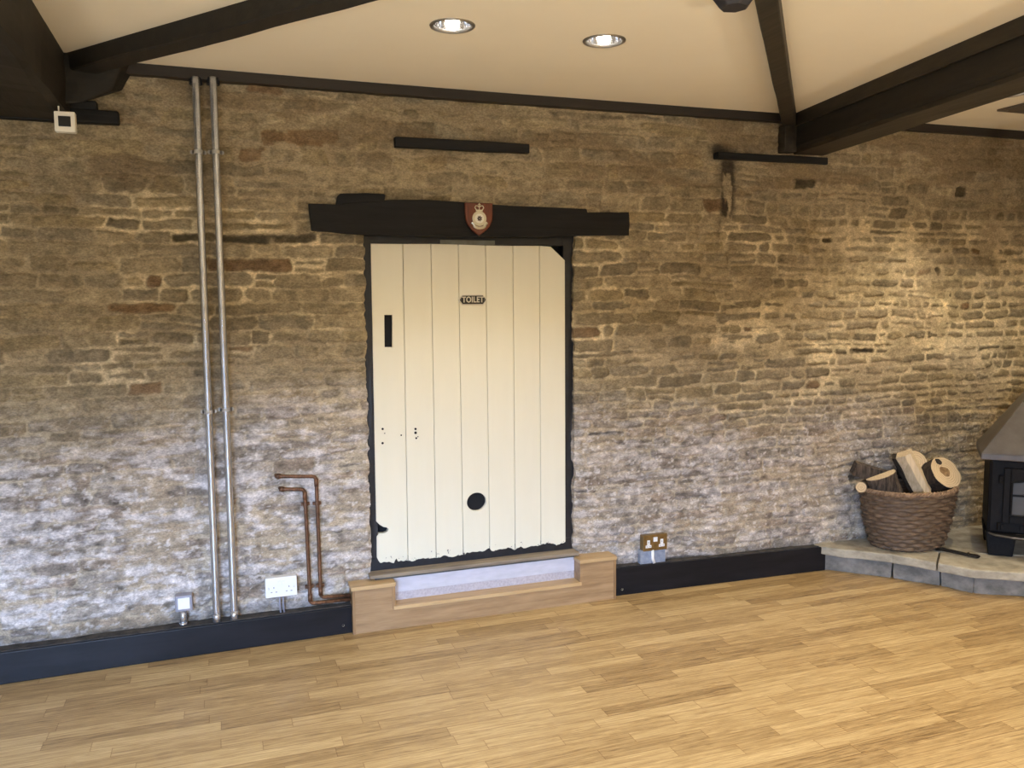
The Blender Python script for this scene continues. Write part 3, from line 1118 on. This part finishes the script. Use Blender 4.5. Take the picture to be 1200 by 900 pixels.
# right diagonal brace and the short post it stands on
t = thing('ceiling_brace', 'slim brown diagonal ceiling brace meeting the right tie beam at the wall', 'beam', (3.15, -.03, 2.6))
p0 = Vector((3.165, .03, ZC + .012))
p1 = Vector((1.30, -2.235, ZC + .012))
MB().rough_beam(p0, p1, .074, .080, .003, 30, 9).build('brace_timber', M['beam_brown'], t)
MB().hexa([(3.045, -.085, 2.452), (3.128, -.085, 2.452), (3.128, .0, 2.452), (3.045, .0, 2.452)],
          [(3.045, -.085, 2.60), (3.128, -.085, 2.60), (3.128, .0, 2.60), (3.045, .0, 2.60)]).sub(2, .003, 14, 4).build('brace_post', M['beam_brown'], t, .004)

# turned boss hanging beside the brace at the top of the picture
t = thing('ceiling_boss', 'small dark faceted boss hanging under the ceiling beside the slim brace', 'boss', (1.60, -1.70, 2.56))
MB().lathe([(.0001, 0), (.045, .0), (.072, .035), (.072, ZC - 2.56 + .01)], (1.618, -1.70, 2.56), 7, close=True).build('boss_block', mat('blue_black_paint', (.02, .02, .028), .5), t, .004)

# ------------------------------------------------------------------ recessed ceiling lamps
for i, (x, y) in enumerate(LAMPS):
    lab = ['lit recessed downlight, the left one of the pair in the ceiling over the door',
           'lit recessed downlight, the right one of the pair in the ceiling over the door',
           'recessed downlight half hidden behind the right tie beam'][i]
    t = thing('recessed_downlight', lab, 'ceiling light', (x, y, ZC), 'recessed ceiling downlights')
    MB().lathe([(LR - .008, .006), (LR - .006, -.003), (LR + .002, -.006), (LR + .008, -.004), (LR + .010, .0005)], (x, y, ZC), 40).build('rim', M['rim'], t, smooth=True)
    MB().lathe([(LR - .006, .0), (.066, .030), (.050, .058), (.028, .072), (.0001, .075)], (x, y, ZC), 40).build('reflector', M['chrome'], t, smooth=True)
    bl = MB().lathe([(.0001, -.006), (.014, -.004), (.023, .006), (.026, .022), (.017, .045), (.014, .070)], (x, y, ZC), 20)
    bl.build('bulb', M['bulb'], t, smooth=True)

# register plate in the ceiling above the stove, with its flue pipe
t = thing('flue_plate', 'dark metal ceiling plate at the right edge above the stove', 'ceiling plate', (4.6, -1.0, ZC))
MB().box(4.125, 5.2, -1.55, -.505, ZC - .012, ZC - .001).build('plate', M['hood'], t, .002)
for (x, y) in ((4.16, -.54), (5.16, -.54), (4.16, -1.51), (5.16, -1.51)):
    s = MB().lathe([(.0001, -.003), (.006, -.003), (.008, 0)], (x, y, ZC - .012), 10)
    s.build('screw', M['screw'], t)

# ------------------------------------------------------------------ conduits
PIPES = [(-.044, 2.593, -.054, .147, (2.300, 1.136)), (.029, 2.598, .024, .147, (2.303, 1.142))]
for i, (xt, zt, xb, zb, clips) in enumerate(PIPES):
    lab = ['left one of two tall galvanised conduit pipes on the stone wall', 'right one of two tall galvanised conduit pipes on the stone wall'][i]
    t = thing('conduit_pipe', lab, 'pipe', (xb, -.05, zb), 'galvanised conduits')
    yp = bow(0) - .046
    MB().tube([(xt, yp, zt + .03), (xt, yp, zt), (xb, yp, zb + .05), (xb, yp, zb)], .0165, 18).build('pipe', M['steel'], t, smooth=True)
    MB().tube([(xb, yp, zb), (xb, yp, zb + .04)], .0178, 18).build('coupler', M['steel'], t, smooth=True)
    for zc in clips:
        x = xb + (xt - xb) * (zc - zb) / (zt - zb)
        c = MB()
        c.tube([(x, yp, zc - .008), (x, yp, zc + .008)], .0185, 18)
        for s in (-1, 1):
            c.prism_xz([(x + s * .0265 + .0085 * math.cos(a) * (1.05), zc + .0088 * math.sin(a)) for a in [-2 * math.pi * k / 16 for k in range(16)]], yp + .010, yp + .016)
            c.box(x + s * .020 - .007, x + s * .020 + .007, yp + .010, yp + .016, zc - .008, zc + .008)
        cc = c.build('saddle_clip', M['clip'], t)
        for s in (-1, 1):
            screw_head(cc, x + s * .0275, yp + .0095, zc, .0032)
    MB().tube([(xt, yp + .02, zt + .002), (xt, yp + .02, zt + .03)], .028, 12).build('hole_shade', M['hole'], t)  # dark ring put in for the shaded hole around the pipe top

# ------------------------------------------------------------------ copper pipes
yp = bow(.35) - .030
cop = [('outer copper pipe, the taller of the two bent pipes left of the step', [(.235, .02, .808), (.250, yp, .808), (.424, yp, .794), (.428, yp, .192), (.572, yp + .004, .184)], [(.425, .660), (.428, .250)], .427),
       ('inner copper pipe, the shorter of the two bent pipes left of the step', [(.250, .02, .744), (.266, yp, .744), (.368, yp, .735), (.377, yp, .168), (.572, yp - .004, .166)], [(.370, .662), (.376, .250)], .372)]
for lab, path, clips, xm in cop:
    t = thing('copper_pipe', lab, 'pipe', (xm, yp, .17), 'bent copper pipes')
    MB().tube(arc_path(path, .022), .0088, 12).build('pipe', M['copper'], t, smooth=True)
    z0, z1 = path[3][2], path[2][2]
    for (x, z, ax) in ((path[2][0], z1 - .030, 'v'), (path[3][0], z0 + .030, 'v')):
        MB().tube([(x, yp, z - .018), (x, yp, z + .018)], .0106, 12).build('elbow', M['copper'], t, smooth=True)
    for x, z in clips:
        c = MB().tube([(x, yp, z - .006), (x, yp, z + .006)], .0125, 12)
        c.box(x - .020, x + .020, yp + .006, yp + .024, z - .007, z + .007)
        c.build('pipe_clip', M['copper'], t)
    MB().tube([(path[1][0] - .008, yp + .012, path[1][2]), (path[1][0] + .004, yp - .001, path[1][2])], .013, 12).build('wall_collar', M['copper'], t, smooth=True)

# ------------------------------------------------------------------ electrics
# square metal-clad box with a white plate
t = thing('switch_box', 'small square grey switch box with white plate on a stub of conduit', 'switch', (-.194, -.06, .12))
y0 = bow(-.2) - .012
MB().box(-.232, -.156, y0 - .042, y0 + .01, .216, .291).build('box', M['grey_plastic'], t, .006, segs=3)
pl = MB().box(-.219, -.168, y0 - .047, y0 - .040, .229, .281).build('face_plate', M['white'], t, .0015)
MB().box(-.214, -.203, y0 - .0485, y0 - .0465, .236, .274).build('rocker', M['white'], pl, .001)
MB().tube([(-.201, y0 - .018, .147), (-.198, y0 - .018, .218)], .0155, 16).build('conduit_stub', M['steel'], t, smooth=True)
MB().tube([(-.201, y0 - .018, .147), (-.201, y0 - .018, .158)], .019, 16).build('locknut', M['steel'], t, smooth=True)

# double plate with two thin cables
t = thing('double_socket', 'white double socket plate on the wall between the conduits and the copper pipes', 'socket', (.243, -.05, .22))
y0 = bow(.24) - .012
MB().box(.171, .314, y0 - .026, y0 + .01, .228, .320).build('back_box', M['white'], t, .003)
fp = MB().box(.169, .316, y0 - .035, y0 - .026, .226, .322).build('face_plate', M['white'], t, .003, segs=3)
for x in (.234, .253):
    MB().box(x - .006, x + .006, y0 - .039, y0 - .034, .288, .305).build('rocker', M['white'], fp, .001)
for x in (.184, .301):
    screw_head(fp, x, y0 - .0355, .272, .0038)
for x in (.208, .278):
    for (dx_, dz_, w, h) in ((0, .012, .004, .008), (-.011, -.010, .008, .004), (.011, -.010, .008, .004)):
        MB().box(x + dx_ - w / 2, x + dx_ + w / 2, y0 - .0356, y0 - .034, .262 + dz_ - h / 2, .262 + dz_ + h / 2).build('pin_hole', M['grey_plastic'], fp)
for x in (.236, .252):
    MB().tube([(x, y0 - .012, .230), (x - .002, y0 - .014, .18), (x + .002, y0 - .012, .137)], .0048, 10).build('cable', M['grey_plastic'], t, smooth=True)

# brass double socket
t = thing('double_socket', 'bronze double socket with white inserts on the wall right of the step', 'socket', (2.261, -.05, .23))
y0 = bow(2.26) - .012
MB().box(2.190, 2.334, y0 - .030, y0 + .01, .238, .322).build('back_box', M['brass'], t, .002)
fp = MB().box(2.187, 2.337, y0 - .037, y0 - .030, .236, .326).build('face_plate', M['brass'], t, .002)
MB().box(2.249, 2.274, y0 - .041, y0 - .036, .287, .313).build('rocker', M['white'], fp, .0015)
for x in (2.219, 2.302):
    s = MB().box(x - .018, x + .018, y0 - .0385, y0 - .036, .255, .270)
    s.box(x - .009, x + .009, y0 - .0385, y0 - .036, .269, .298)
    i_ = s.build('socket_insert', M['white'], fp)
    for (dx_, dz_, w, h) in ((0, .286, .004, .008), (-.010, .262, .007, .003), (.010, .262, .007, .003)):
        MB().box(x + dx_ - w / 2, x + dx_ + w / 2, y0 - .0392, y0 - .038, dz_ - h / 2, dz_ + h / 2).build('pin_hole', M['grey_plastic'], i_)
MB().box(2.178, 2.335, y0 - .022, y0 + .01, .160, .238).build('trunking', M['bluegrey'], t, .002)
MB().tube([(2.248, y0 - .030, .240), (2.249, y0 - .030, .19), (2.258, y0 - .032, .163)], .0085, 12).build('cable', M['white'], t, smooth=True)

# white square sensor box up by the left beam
t = thing('sensor_box', 'white square box with black centre hanging by the left tie beam', 'sensor', (-.533, -.30, 2.310))
MB().box(-.571, -.496, -.325, -.285, 2.309, 2.388).build('case', M['offwhite'], t, .004)
MB().box(-.556, -.512, -.3285, -.324, 2.329, 2.369).build('window', M['black_plastic'], t, .001)
MB().tube([(-.556, -.30, 2.386), (-.556, -.30, 2.412)], .003, 8).build('cable', M['offwhite'], t)

# ------------------------------------------------------------------ hearth
HT = .152
t = thing('stone_hearth', 'raised grey flagstone hearth in the right-hand corner', 'hearth', (4.3, -.5, 0))
FL = [(3.385, -.062), (3.664, -.345), (3.810, -.550), (3.885, -.705), (4.10, -.850), (4.60, -1.20), (5.31, -1.75)]   # foot of the front stones
SL = [(3.345, -.060), (3.447, -.195), (3.634, -.372), (3.752, -.585), (3.832, -.735), (4.045, -.885), (4.56, -1.245), (5.31, -1.80)]  # slab edge


def split_line(L, a, b):
    return L[a:b + 1]


# front stones
for k in range(len(FL) - 1):
    (xa, ya), (xb, yb_) = FL[k], FL[k + 1]
    dv = Vector((xb - xa, yb_ - ya, 0))
    n_ = Vector((-dv.y, dv.x, 0)).normalized()
    g = dv.normalized() * .003
    a, c = Vector((xa, ya, 0)) + g, Vector((xb, yb_, 0)) - g
    if k == 0:
        a = Vector((xa, ya, 0))
    mstone = MB().hexa([a, c, c + n_ * .12, a + n_ * .12], [v + Vector((0, 0, .104)) for v in (a, c, c + n_ * .12, a + n_ * .12)])
    mstone.sub(5, .005, 14, k * 3.).build('front_stone', M['stone_low'], t, .004)
MB().prism_xy([(3.50, .02), (3.72, -.22), (3.95, -.55), (4.2, -.72), (5.31, -1.5), (5.31, .02)], .0, .098).build('core', M['stone_low'], t)
# slabs
slabs = [[(3.345, -.060), (3.447, -.195), (3.634, -.372), (3.747, -.577), (3.93, -.42), (3.78, -.10), (3.70, .01), (3.37, .01)],
         [(3.750, -.586), (3.832, -.735), (4.045, -.885), (4.215, -1.004), (4.42, -.72), (3.935, -.425)],
         [(4.220, -1.007), (4.56, -1.245), (5.31, -1.80), (5.31, -.9), (4.80, -.70), (4.425, -.716)],
         [(3.705, .01), (3.785, -.10), (3.937, -.415), (4.42, -.712), (4.80, -.695), (5.31, -.895), (5.31, .01)]]
for k, sp in enumerate(slabs):
    MB().prism_xy(sp, .102, HT - (.002 if k % 2 else 0)).sub(4, .0035, 12, k * 5.).build('flagstone', M['stone_slab'], t, .006)

# ------------------------------------------------------------------ log basket
BC = Vector((3.870, -.235, HT + .002))
BH = .358


def basket():
    t = thing('log_basket', 'round brown wicker basket full of split logs on the hearth', 'basket', BC)
    m = MB()
    nrow, nst = 14, 30
    rings = []
    nseg = nst * 4

    def rad(f):
        return (.212 + .078 * f + .012 * math.sin(f * math.pi), .158 + .052 * f + .010 * math.sin(f * math.pi))
    # woven wall: weavers pass alternately in front of and behind the stakes
    rows = nrow * 4
    for j in range(rows + 1):
        f = j / rows
        rx, ry = rad(f)
        row = int(f * nrow * .9999)
        fr_ = (f * nrow) % 1
        bul = .0125 * math.sin(math.pi * fr_)
        ring = []
        for k in range(nseg):
            a = 2 * math.pi * k / nseg
            wv = math.cos(a * nst / 2 + (math.pi if row % 2 else 0))
            off = bul * (1.0 + .0 * wv) + 0.0100 * wv * math.sin(math.pi * fr_) ** .5 + .002 * mnoise.noise((a * 9, f * 30, 0))
            ring.append(m.bm.verts.new((BC.x + (rx + off) * math.cos(a), BC.y + (ry + off) * math.sin(a), BC.z + f * (BH - .02))))
        rings.append(ring)
    for a_, b_ in zip(rings, rings[1:]):
        for k in range(nseg):
            m.bm.faces.new((a_[k], a_[(k + 1) % nseg], b_[(k + 1) % nseg], b_[k]))
    inner = [[], []]
    for q, f in enumerate((1., .02)):
        rx, ry = rad(f)
        inner[q] = [m.bm.verts.new((BC.x + (rx - .022) * math.cos(2 * math.pi * k / nseg), BC.y + (ry - .022) * math.sin(2 * math.pi * k / nseg), BC.z + f * (BH - .02))) for k in range(nseg)]
    for k in range(nseg):
        j = (k + 1) % nseg
        m.bm.faces.new((rings[-1][k], rings[-1][j], inner[0][j], inner[0][k]))
        m.bm.faces.new((inner[0][k], inner[0][j], inner[1][j], inner[1][k]))
    m.bm.faces.new(inner[1])
    wicker = noisy('brown_wicker', (.050, .030, .018), (.215, .145, .090), (26, 26, 90), .55, .4, .003, lo=.30, hi=.72)
    m.build('woven_wall', wicker, t, smooth=True)
    # twisted rim
    rx, ry = rad(1.)
    rim_m = noisy('pale_rim_wicker', (.12, .070, .038), (.33, .22, .135), (40, 40, 40), .5, .3, .003)
    rm = MB()
    for s in range(3):
        pth = []
        for k in range(241):
            a = 2 * math.pi * k / 240
            ph = a * 26 + s * 2 * math.pi / 3
            rr = .0085
            pth.append((BC.x + (rx + .001 + rr * math.cos(ph)) * math.cos(a), BC.y + (ry + .001 + rr * math.cos(ph)) * math.sin(a), BC.z + BH - .012 + rr * math.sin(ph)))
        rm.tube(pth, .0085, 8, cap=False)
    rm.build('rope_rim', rim_m, t, smooth=True)
    bs = MB()
    rx, ry = rad(0.)
    for s in range(2):
        pth = []
        for k in range(161):
            a = 2 * math.pi * k / 160
            ph = a * 22 + s * math.pi
            pth.append((BC.x + (rx + .006 + .005 * math.cos(ph)) * math.cos(a), BC.y + (ry + .006 + .005 * math.cos(ph)) * math.sin(a), BC.z + .010 + .005 * math.sin(ph)))
        bs.tube(pth, .006, 7, cap=False)
    bs.build('foot_rim', wicker, t, smooth=True)


basket()


# logs: built along local +Z, then turned into place
def frame(zdir, xhint):
    z = Vector(zdir).normalized()
    x = Vector(xhint)
    x = (x - z * x.dot(z)).normalized()
    y = z.cross(x)
    return Matrix((x, y, z)).transposed().to_4x4()


def log(name, label, poly, L, pos, zdir, xhint, side, end, seed=0, extra=None):
    """a piece of firewood: cross-section poly (metres), length L, its END FACE centred at pos and facing zdir"""
    t = thing(name, label, 'log', pos)
    Mx = Matrix.Translation(pos) @ frame(zdir, xhint)
    n = len(poly)
    m = MB()
    rings = []
    for i in range(9):
        z = -L * (1 - i / 8)
        rings.append([m.bm.verts.new(Vector((x, y, z)) + (mnoise.noise_vector((x * 40 + seed, y * 40, z * 12)) * .006 if 0 < i < 8 else Vector((0, 0, 0)))) for x, y in poly])
    for a, b in zip(rings, rings[1:]):
        for k in range(n):
            m.bm.faces.new((a[k], a[(k + 1) % n], b[(k + 1) % n], b[k]))
    m.bm.faces.new(rings[0][::-1])
    m.rot(Mx)
    m.build('bark', M[side], t, smooth=False)
    e = MB()
    e.bm.faces.new([e.bm.verts.new((x * .985, y * .985, 0.001)) for x, y in poly])
    ring0 = [e.bm.verts.new((x, y, -.003)) for x, y in poly]
    f0 = list(e.bm.faces)[0].verts[:]
    for k in range(n):
        e.bm.faces.new((ring0[k], ring0[(k + 1) % n], f0[(k + 1) % n], f0[k]))
    # keep the end grain in its own local axes so the rings centre on the pith
    eo = bpy.data.meshes.new('cut_end')
    e.bm.to_mesh(eo)
    e.bm.free()
    eo.materials.append(M[end])
    ob = bpy.data.objects.new('cut_end', eo)
    COL.objects.link(ob)
    ob.parent = t
    ob.matrix_parent_inverse = Matrix.Translation(-Vector(pos))
    ob.matrix_basis = Mx
    if extra:
        extra(t, Mx)
    return t


def circ(r, n=26, k=.06, sy=1., seed=0):
    return [(r * (1 + k * mnoise.noise((math.cos(a) * 1.6 + seed, math.sin(a) * 1.6, seed))) * math.cos(a), sy * r * (1 + k * mnoise.noise((math.cos(a) * 1.6 + seed, math.sin(a) * 1.6, seed))) * math.sin(a)) for a in [2 * math.pi * i / n for i in range(n)]]


CAM = Vector((0, -4.117, 1.62))
R_ = Vector((.943, -.331, 0))      # across the basket as one walks up to it
U_ = Vector((0, 0, 1))
F_ = Vector((.33, .944, 0))        # away into the corner


def dirv(r, u, f):
    return R_ * r + U_ * u + F_ * f


def heart(t, Mx):
    h = MB()
    h.bm.faces.new([h.bm.verts.new((x * .042 - .006, y * .026, .0016)) for x, y in circ(1., 16, .35, 1., 4)])
    h.rot(Mx)
    h.build('heartwood', M['core'], t)
    kn = MB()
    kn.bm.faces.new([kn.bm.verts.new((x * .026 - .052, y * .018 + .048, .0018)) for x, y in circ(1., 12, .4, 1., 7)])
    kn.rot(Mx)
    kn.build('knot', M['bark_dark'], t)


log('split_log', 'large round log showing its ringed cut end at the right of the basket', circ(.106, 30, .10, .90, 2), .20,
    Vector((4.062, -.322, .595)), dirv(.30, .50, -.80), R_ + U_ * -.35, 'bark_dark', 'endgrain', 2, heart)
log('split_log', 'pale half-round log behind, between the pale billet and the large round log',
    [(0.070 * math.cos(a), -.02 + .092 * math.sin(a)) for a in np.linspace(-.5, math.pi + .35, 16)], .20,
    Vector((3.962, -.190, .640)), dirv(-.10, .45, -.88), R_ + U_ * .05, 'bark_dark', 'endgrain', 5)


def barkslab(t, Mx):
    b = MB().hexa([(-.046, -.046, -.26), (-.066, -.034, -.26), (-.066, .040, -.26), (-.046, .046, -.26)],
                  [(-.046, -.046, .001), (-.070, -.030, .001), (-.074, .034, .006), (-.046, .046, .001)])
    b.sub(3, .005, 40, 3)
    b.rot(Mx)
    b.build('bark_edge', M['bark_dark'], t)


log('split_log', 'tall pale split billet leaning up in the middle of the basket', [(-.045, -.034), (.010, -.048), (.042, -.030), (.040, .046), (-.045, .046)], .27,
    Vector((3.836, -.225, .704)), dirv(-.46, .86, .02), R_ - F_ * .55, 'pale_wood', 'pale_wood', 6, barkslab)
log('split_log', 'grey-barked split log with pale top edge at the left of the basket', [(.088 * math.cos(a), -.015 - .062 * math.sin(a)) for a in np.linspace(-.25, math.pi + .25, 16)], .22,
    Vector((3.662, -.222, .592)), dirv(-.33, .90, -.04), R_, 'bark', 'pale_wood', 8)
log('split_log', 'small round stick end poking out over the left rim of the basket', circ(.031, 18, .06), .20,
    Vector((3.545, -.205, .520)), dirv(-.45, .10, -.80), R_, 'bark', 'endgrain', 9)
log('split_log', 'dark flat piece of bark-covered wood behind the grey-barked log', [(-.040, -.03), (.035, -.035), (.045, .02), (-.03, .04)], .25,
    Vector((3.572, -.105, .615)), dirv(-.90, .28, .05), U_, 'bark', 'bark', 10)

# ------------------------------------------------------------------ fire tongs
t = thing('fire_tongs', 'short black iron fire tongs lying on the hearth edge by the basket', 'tongs', (3.97, -.50, HT))
a0, a1 = Vector((3.925, -.408, HT + .010)), Vector((4.025, -.592, HT + .010))
dd = (a1 - a0).normalized()
ss = Vector((-dd.y, dd.x, 0))
for s in (-1, 1):
    MB().tube([a0 + ss * s * .004, a0 + dd * .02 + ss * s * .016 + U_ * .006, a0 + dd * .09 + ss * s * .015 + U_ * .004, a1 - dd * .05 + ss * s * .013, a1 + ss * s * .017, a1 + dd * .014 + ss * s * .006],
              [.007, .0065, .006, .006, .0075, .006], 8).build('arm', M['iron'], t, smooth=True)
MB().tube([a1 - dd * .045 - ss * .016 + U_ * .004, a1 - dd * .045 + ss * .016 + U_ * .004], .0075, 10).build('hinge_pin', M['iron'], t)

# ------------------------------------------------------------------ wood stove (stands across the corner)
SO = Vector((4.130, -.560, 0))
ST = Matrix.Translation(SO) @ Matrix.Rotation(math.radians(-45), 4, 'Z')      # local x runs along its front, local y into the corner
t = thing('wood_stove', 'black cast-iron wood stove with sloping hood at the right edge', 'stove', (4.46, -.62, HT))


def sp(m, name, mt, bevel=.004, parent=None, smooth=False):
    m.rot(ST)
    return m.build(name, mt, parent or t, bevel, smooth)


W_, D_ = .62, .38
Z0, Z1 = .285, .712
bodym = MB()
bodym.box(0, W_, .0, D_, Z0, Z1)
sp(bodym, 'body', M['stove'], .012)
# front plate proud of the body
for (x0, x1, z0, z1) in ((.008, .075, .30, .705), (W_ - .075, W_ - .008, .30, .705), (.075, W_ - .075, .672, .705), (.075, W_ - .075, .30, .345)):
    pass
sp(MB().box(.012, W_ - .012, -.010, .004, .296, .706), 'front_plate', M['stove'], .004)
# door with a glazed opening
dm = MB()
dx0, dx1, dz0, dz1 = .072, W_ - .072, .352, .668
dm.box(dx0, dx0 + .034, -.030, -.008, dz0, dz1)
dm.box(dx1 - .034, dx1, -.030, -.008, dz0, dz1)
dm.box(dx0 + .034, dx1 - .034, -.030, -.008, dz0, dz0 + .040)
n = 12
arch = [(dx0 + .034 + (dx1 - dx0 - .068) * k / n, .590 + .030 * math.sin(math.pi * k / n)) for k in range(n + 1)]
dm.prism_xz([(dx0 + .034, dz1)] + arch + [(dx1 - .034, dz1)], -.030, -.008)
door_o = sp(dm, 'stove_door', M['stove'], .004)
fm = MB()
fm.tube([(dx0 + .040, -.032, dz0 + .046), (dx0 + .040, -.032, .588)] + [(x + .0, -.032, z - .004) for x, z in arch[1:-1]] + [(dx1 - .040, -.032, .588), (dx1 - .040, -.032, dz0 + .046), (dx0 + .040, -.032, dz0 + .046)], .006, 8)
sp(fm, 'glass_moulding', M['stove'], 0, door_o)
sp(MB().box(dx0 + .03, dx1 - .03, -.020, -.014, dz0 + .03, .63), 'glass_pane', M['glass'], 0, door_o)
sp(MB().box(dx0 + .034, dx1 - .034, -.029, -.018, .508, .519), 'glazing_bar', M['stove'], .002, door_o)
for k in (1,):
    x = dx0 + (dx1 - dx0) * k / 2
    sp(MB().box(x - .005, x + .005, -.028, -.018, dz0 + .04, .615), 'glazing_bar', M['stove'], .002, door_o)
hm = MB().tube([(dx1 - .015, -.030, .50), (dx1 - .015, -.058, .50), (dx1 - .015, -.062, .44)], .008, 10)
sp(hm, 'handle', M['stove'], 0, door_o)
for z in (.602, .330):
    h = MB().tube([(.058, -.022, z - .022), (.058, -.022, z + .022)], .011, 12)
    h.box(.050, .082, -.026, -.010, z - .014, z + .014)
    sp(h, 'hinge', M['stove'], .002)
# air slider and ash lip
sp(MB().box(.16, W_ - .16, -.016, -.006, .310, .340), 'air_slider', M['stove'], .003)
sp(MB().tube([(.20, -.020, .325), (.42, -.020, .325)], .006, 8), 'slider_rod', M['ashrim'], 0)
lip = MB().prism_xy([(.010, .0), (.040, -.045), (.12, -.075), (W_ - .12, -.075), (W_ - .040, -.045), (W_ - .010, .0)], .272, .288)
sp(lip, 'ash_lip', M['stove'], .004)
sp(MB().tube([(.012, -.006, .283), (.040, -.047, .283), (.12, -.077, .283), (W_ - .12, -.077, .283), (W_ - .040, -.047, .283), (W_ - .012, -.006, .283)], .006, 8), 'lip_edge', M['ashrim'], 0)
# legs: broad cast brackets
for (x, sx) in ((.0, 1), (W_, -1)):
    for y0_, y1_ in ((.0, .06), (D_ - .06, D_)):
        sp(MB().hexa([(x + sx * .012, y0_, HT + .0), (x + sx * .135, y0_, HT + .0), (x + sx * .135, y1_, HT + .0), (x + sx * .012, y1_, HT + .0)],
                     [(x - sx * .004, y0_, Z0 + .002), (x + sx * .150, y0_, Z0 + .002), (x + sx * .150, y1_, Z0 + .002), (x - sx * .004, y1_, Z0 + .002)]), 'leg', M['stove'], .006)
# sloping hood
o_ = .048
hd = MB()
b0 = [(-o_, -o_), (W_ + o_, -o_), (W_ + o_, D_ + .01), (-o_, D_ + .01)]
t0 = [(.205, .115), (W_ - .205, .115), (W_ - .205, .315), (.205, .315)]
hd.hexa([(x, y, .712) for x, y in b0], [(x, y, .748) for x, y in b0])
hd.hexa([(x, y, .747) for x, y in b0], [(x, y, 1.105) for x, y in t0])
sp(hd, 'hood', M['hood'], .004)
fp_ = MB().tube([(W_ / 2, .215, 1.08), (W_ / 2, .215, ZC - .0125)], .068, 28)
sp(fp_, 'flue_pipe', M['stove'], 0, None, False)
sp(MB().tube([(W_ / 2, .215, 1.09), (W_ / 2, .215, 1.15)], .078, 28), 'flue_collar', M['stove'], .003)


# ------------------------------------------------------------------ light
def spot(x, y, e, size=104, blend=.55, col=(1, .85, .62), tilt=0.):
    l = bpy.data.lights.new('ceiling_spot', 'SPOT')
    l.energy = e
    l.color = col
    l.spot_size = math.radians(size)
    l.spot_blend = blend
    l.shadow_soft_size = .035
    o = bpy.data.objects.new('ceiling_spot', l)
    o.location = (x, y, ZC - .012)
    o.rotation_euler = (tilt, 0, 0)
    COL.objects.link(o)


for x, y, e in [(.885, -.948, 26), (1.513, -.955, 26), (3.872, -.80, 62), (4.75, -.95, 62), (.885, -2.7, 50), (1.6, -2.7, 50), (2.45, -2.4, 46), (4.0, -2.5, 74), (2.0, -4.6, 40)]:  # spots beyond the modelled lamps are added out of view, without fittings
    spot(x, y, e)


def ceiling_fill(x, y, z, e):          # added unseen lights behind the camera that brighten the ceiling
    l = bpy.data.lights.new('ceiling_fill_light', 'SPOT')
    l.energy = e
    l.color = (1, .89, .71)
    l.spot_size = math.radians(165)
    l.spot_blend = .3
    l.shadow_soft_size = .12
    o = bpy.data.objects.new('ceiling_fill_light', l)
    o.location = (x, y, z)
    o.rotation_euler = (math.pi, 0, 0)
    COL.objects.link(o)


for x, y in ((-1.4, -4.9), (1.2, -5.2), (3.6, -4.9)):
    ceiling_fill(x, y, 1.15, 160)


def area(loc, aim, sx, sy, e, col):
    l = bpy.data.lights.new('daylight', 'AREA')
    l.shape = 'RECTANGLE'
    l.size, l.size_y = sx, sy
    l.energy = e
    l.color = col
    o = bpy.data.objects.new('daylight', l)
    o.location = loc
    d_ = Vector(aim) - Vector(loc)
    o.rotation_euler = d_.to_track_quat('-Z', 'Y').to_euler()
    COL.objects.link(o)


# open sky seen through the glazed doors behind the camera: it reaches only the floor and the low part of the wall
area((-1.6, -10.2, 3.5), (-1.6, 0, 3.5), 8.0, 2.2, 8200, (.42, .62, 1.))

w = bpy.data.worlds.new('outdoors')
S.world = w
w.use_nodes = True
bg = w.node_tree.nodes['Background']
bg.inputs['Color'].default_value = (.55, .68, .9, 1)
bg.inputs['Strength'].default_value = .25

# ------------------------------------------------------------------ camera
cam = bpy.data.cameras.new('camera')
cam.sensor_width = 36
cam.lens = 984.11 / 1200 * 36
cam.clip_start = .05
co = bpy.data.objects.new('camera', cam)
f_ = Vector((.32913488, .93936793, -.09621916))
r_ = Vector((.94342707, -.33146231, -.00883726))
u2 = Vector((.04019446, .08786711, .99532094))
co.matrix_world = Matrix(((r_.x, u2.x, -f_.x, 0), (r_.y, u2.y, -f_.y, -4.1174), (r_.z, u2.z, -f_.z, 1.62), (0, 0, 0, 1)))
COL.objects.link(co)
S.camera = co

S.view_settings.view_transform = 'Standard'
S.view_settings.look = 'None'
S.view_settings.exposure = 0.2
S.view_settings.gamma = 1
S.view_settings.use_curve_mapping = False
S.cycles.use_denoising = True
S.cycles.max_bounces = 8
S.cycles.diffuse_bounces = 5
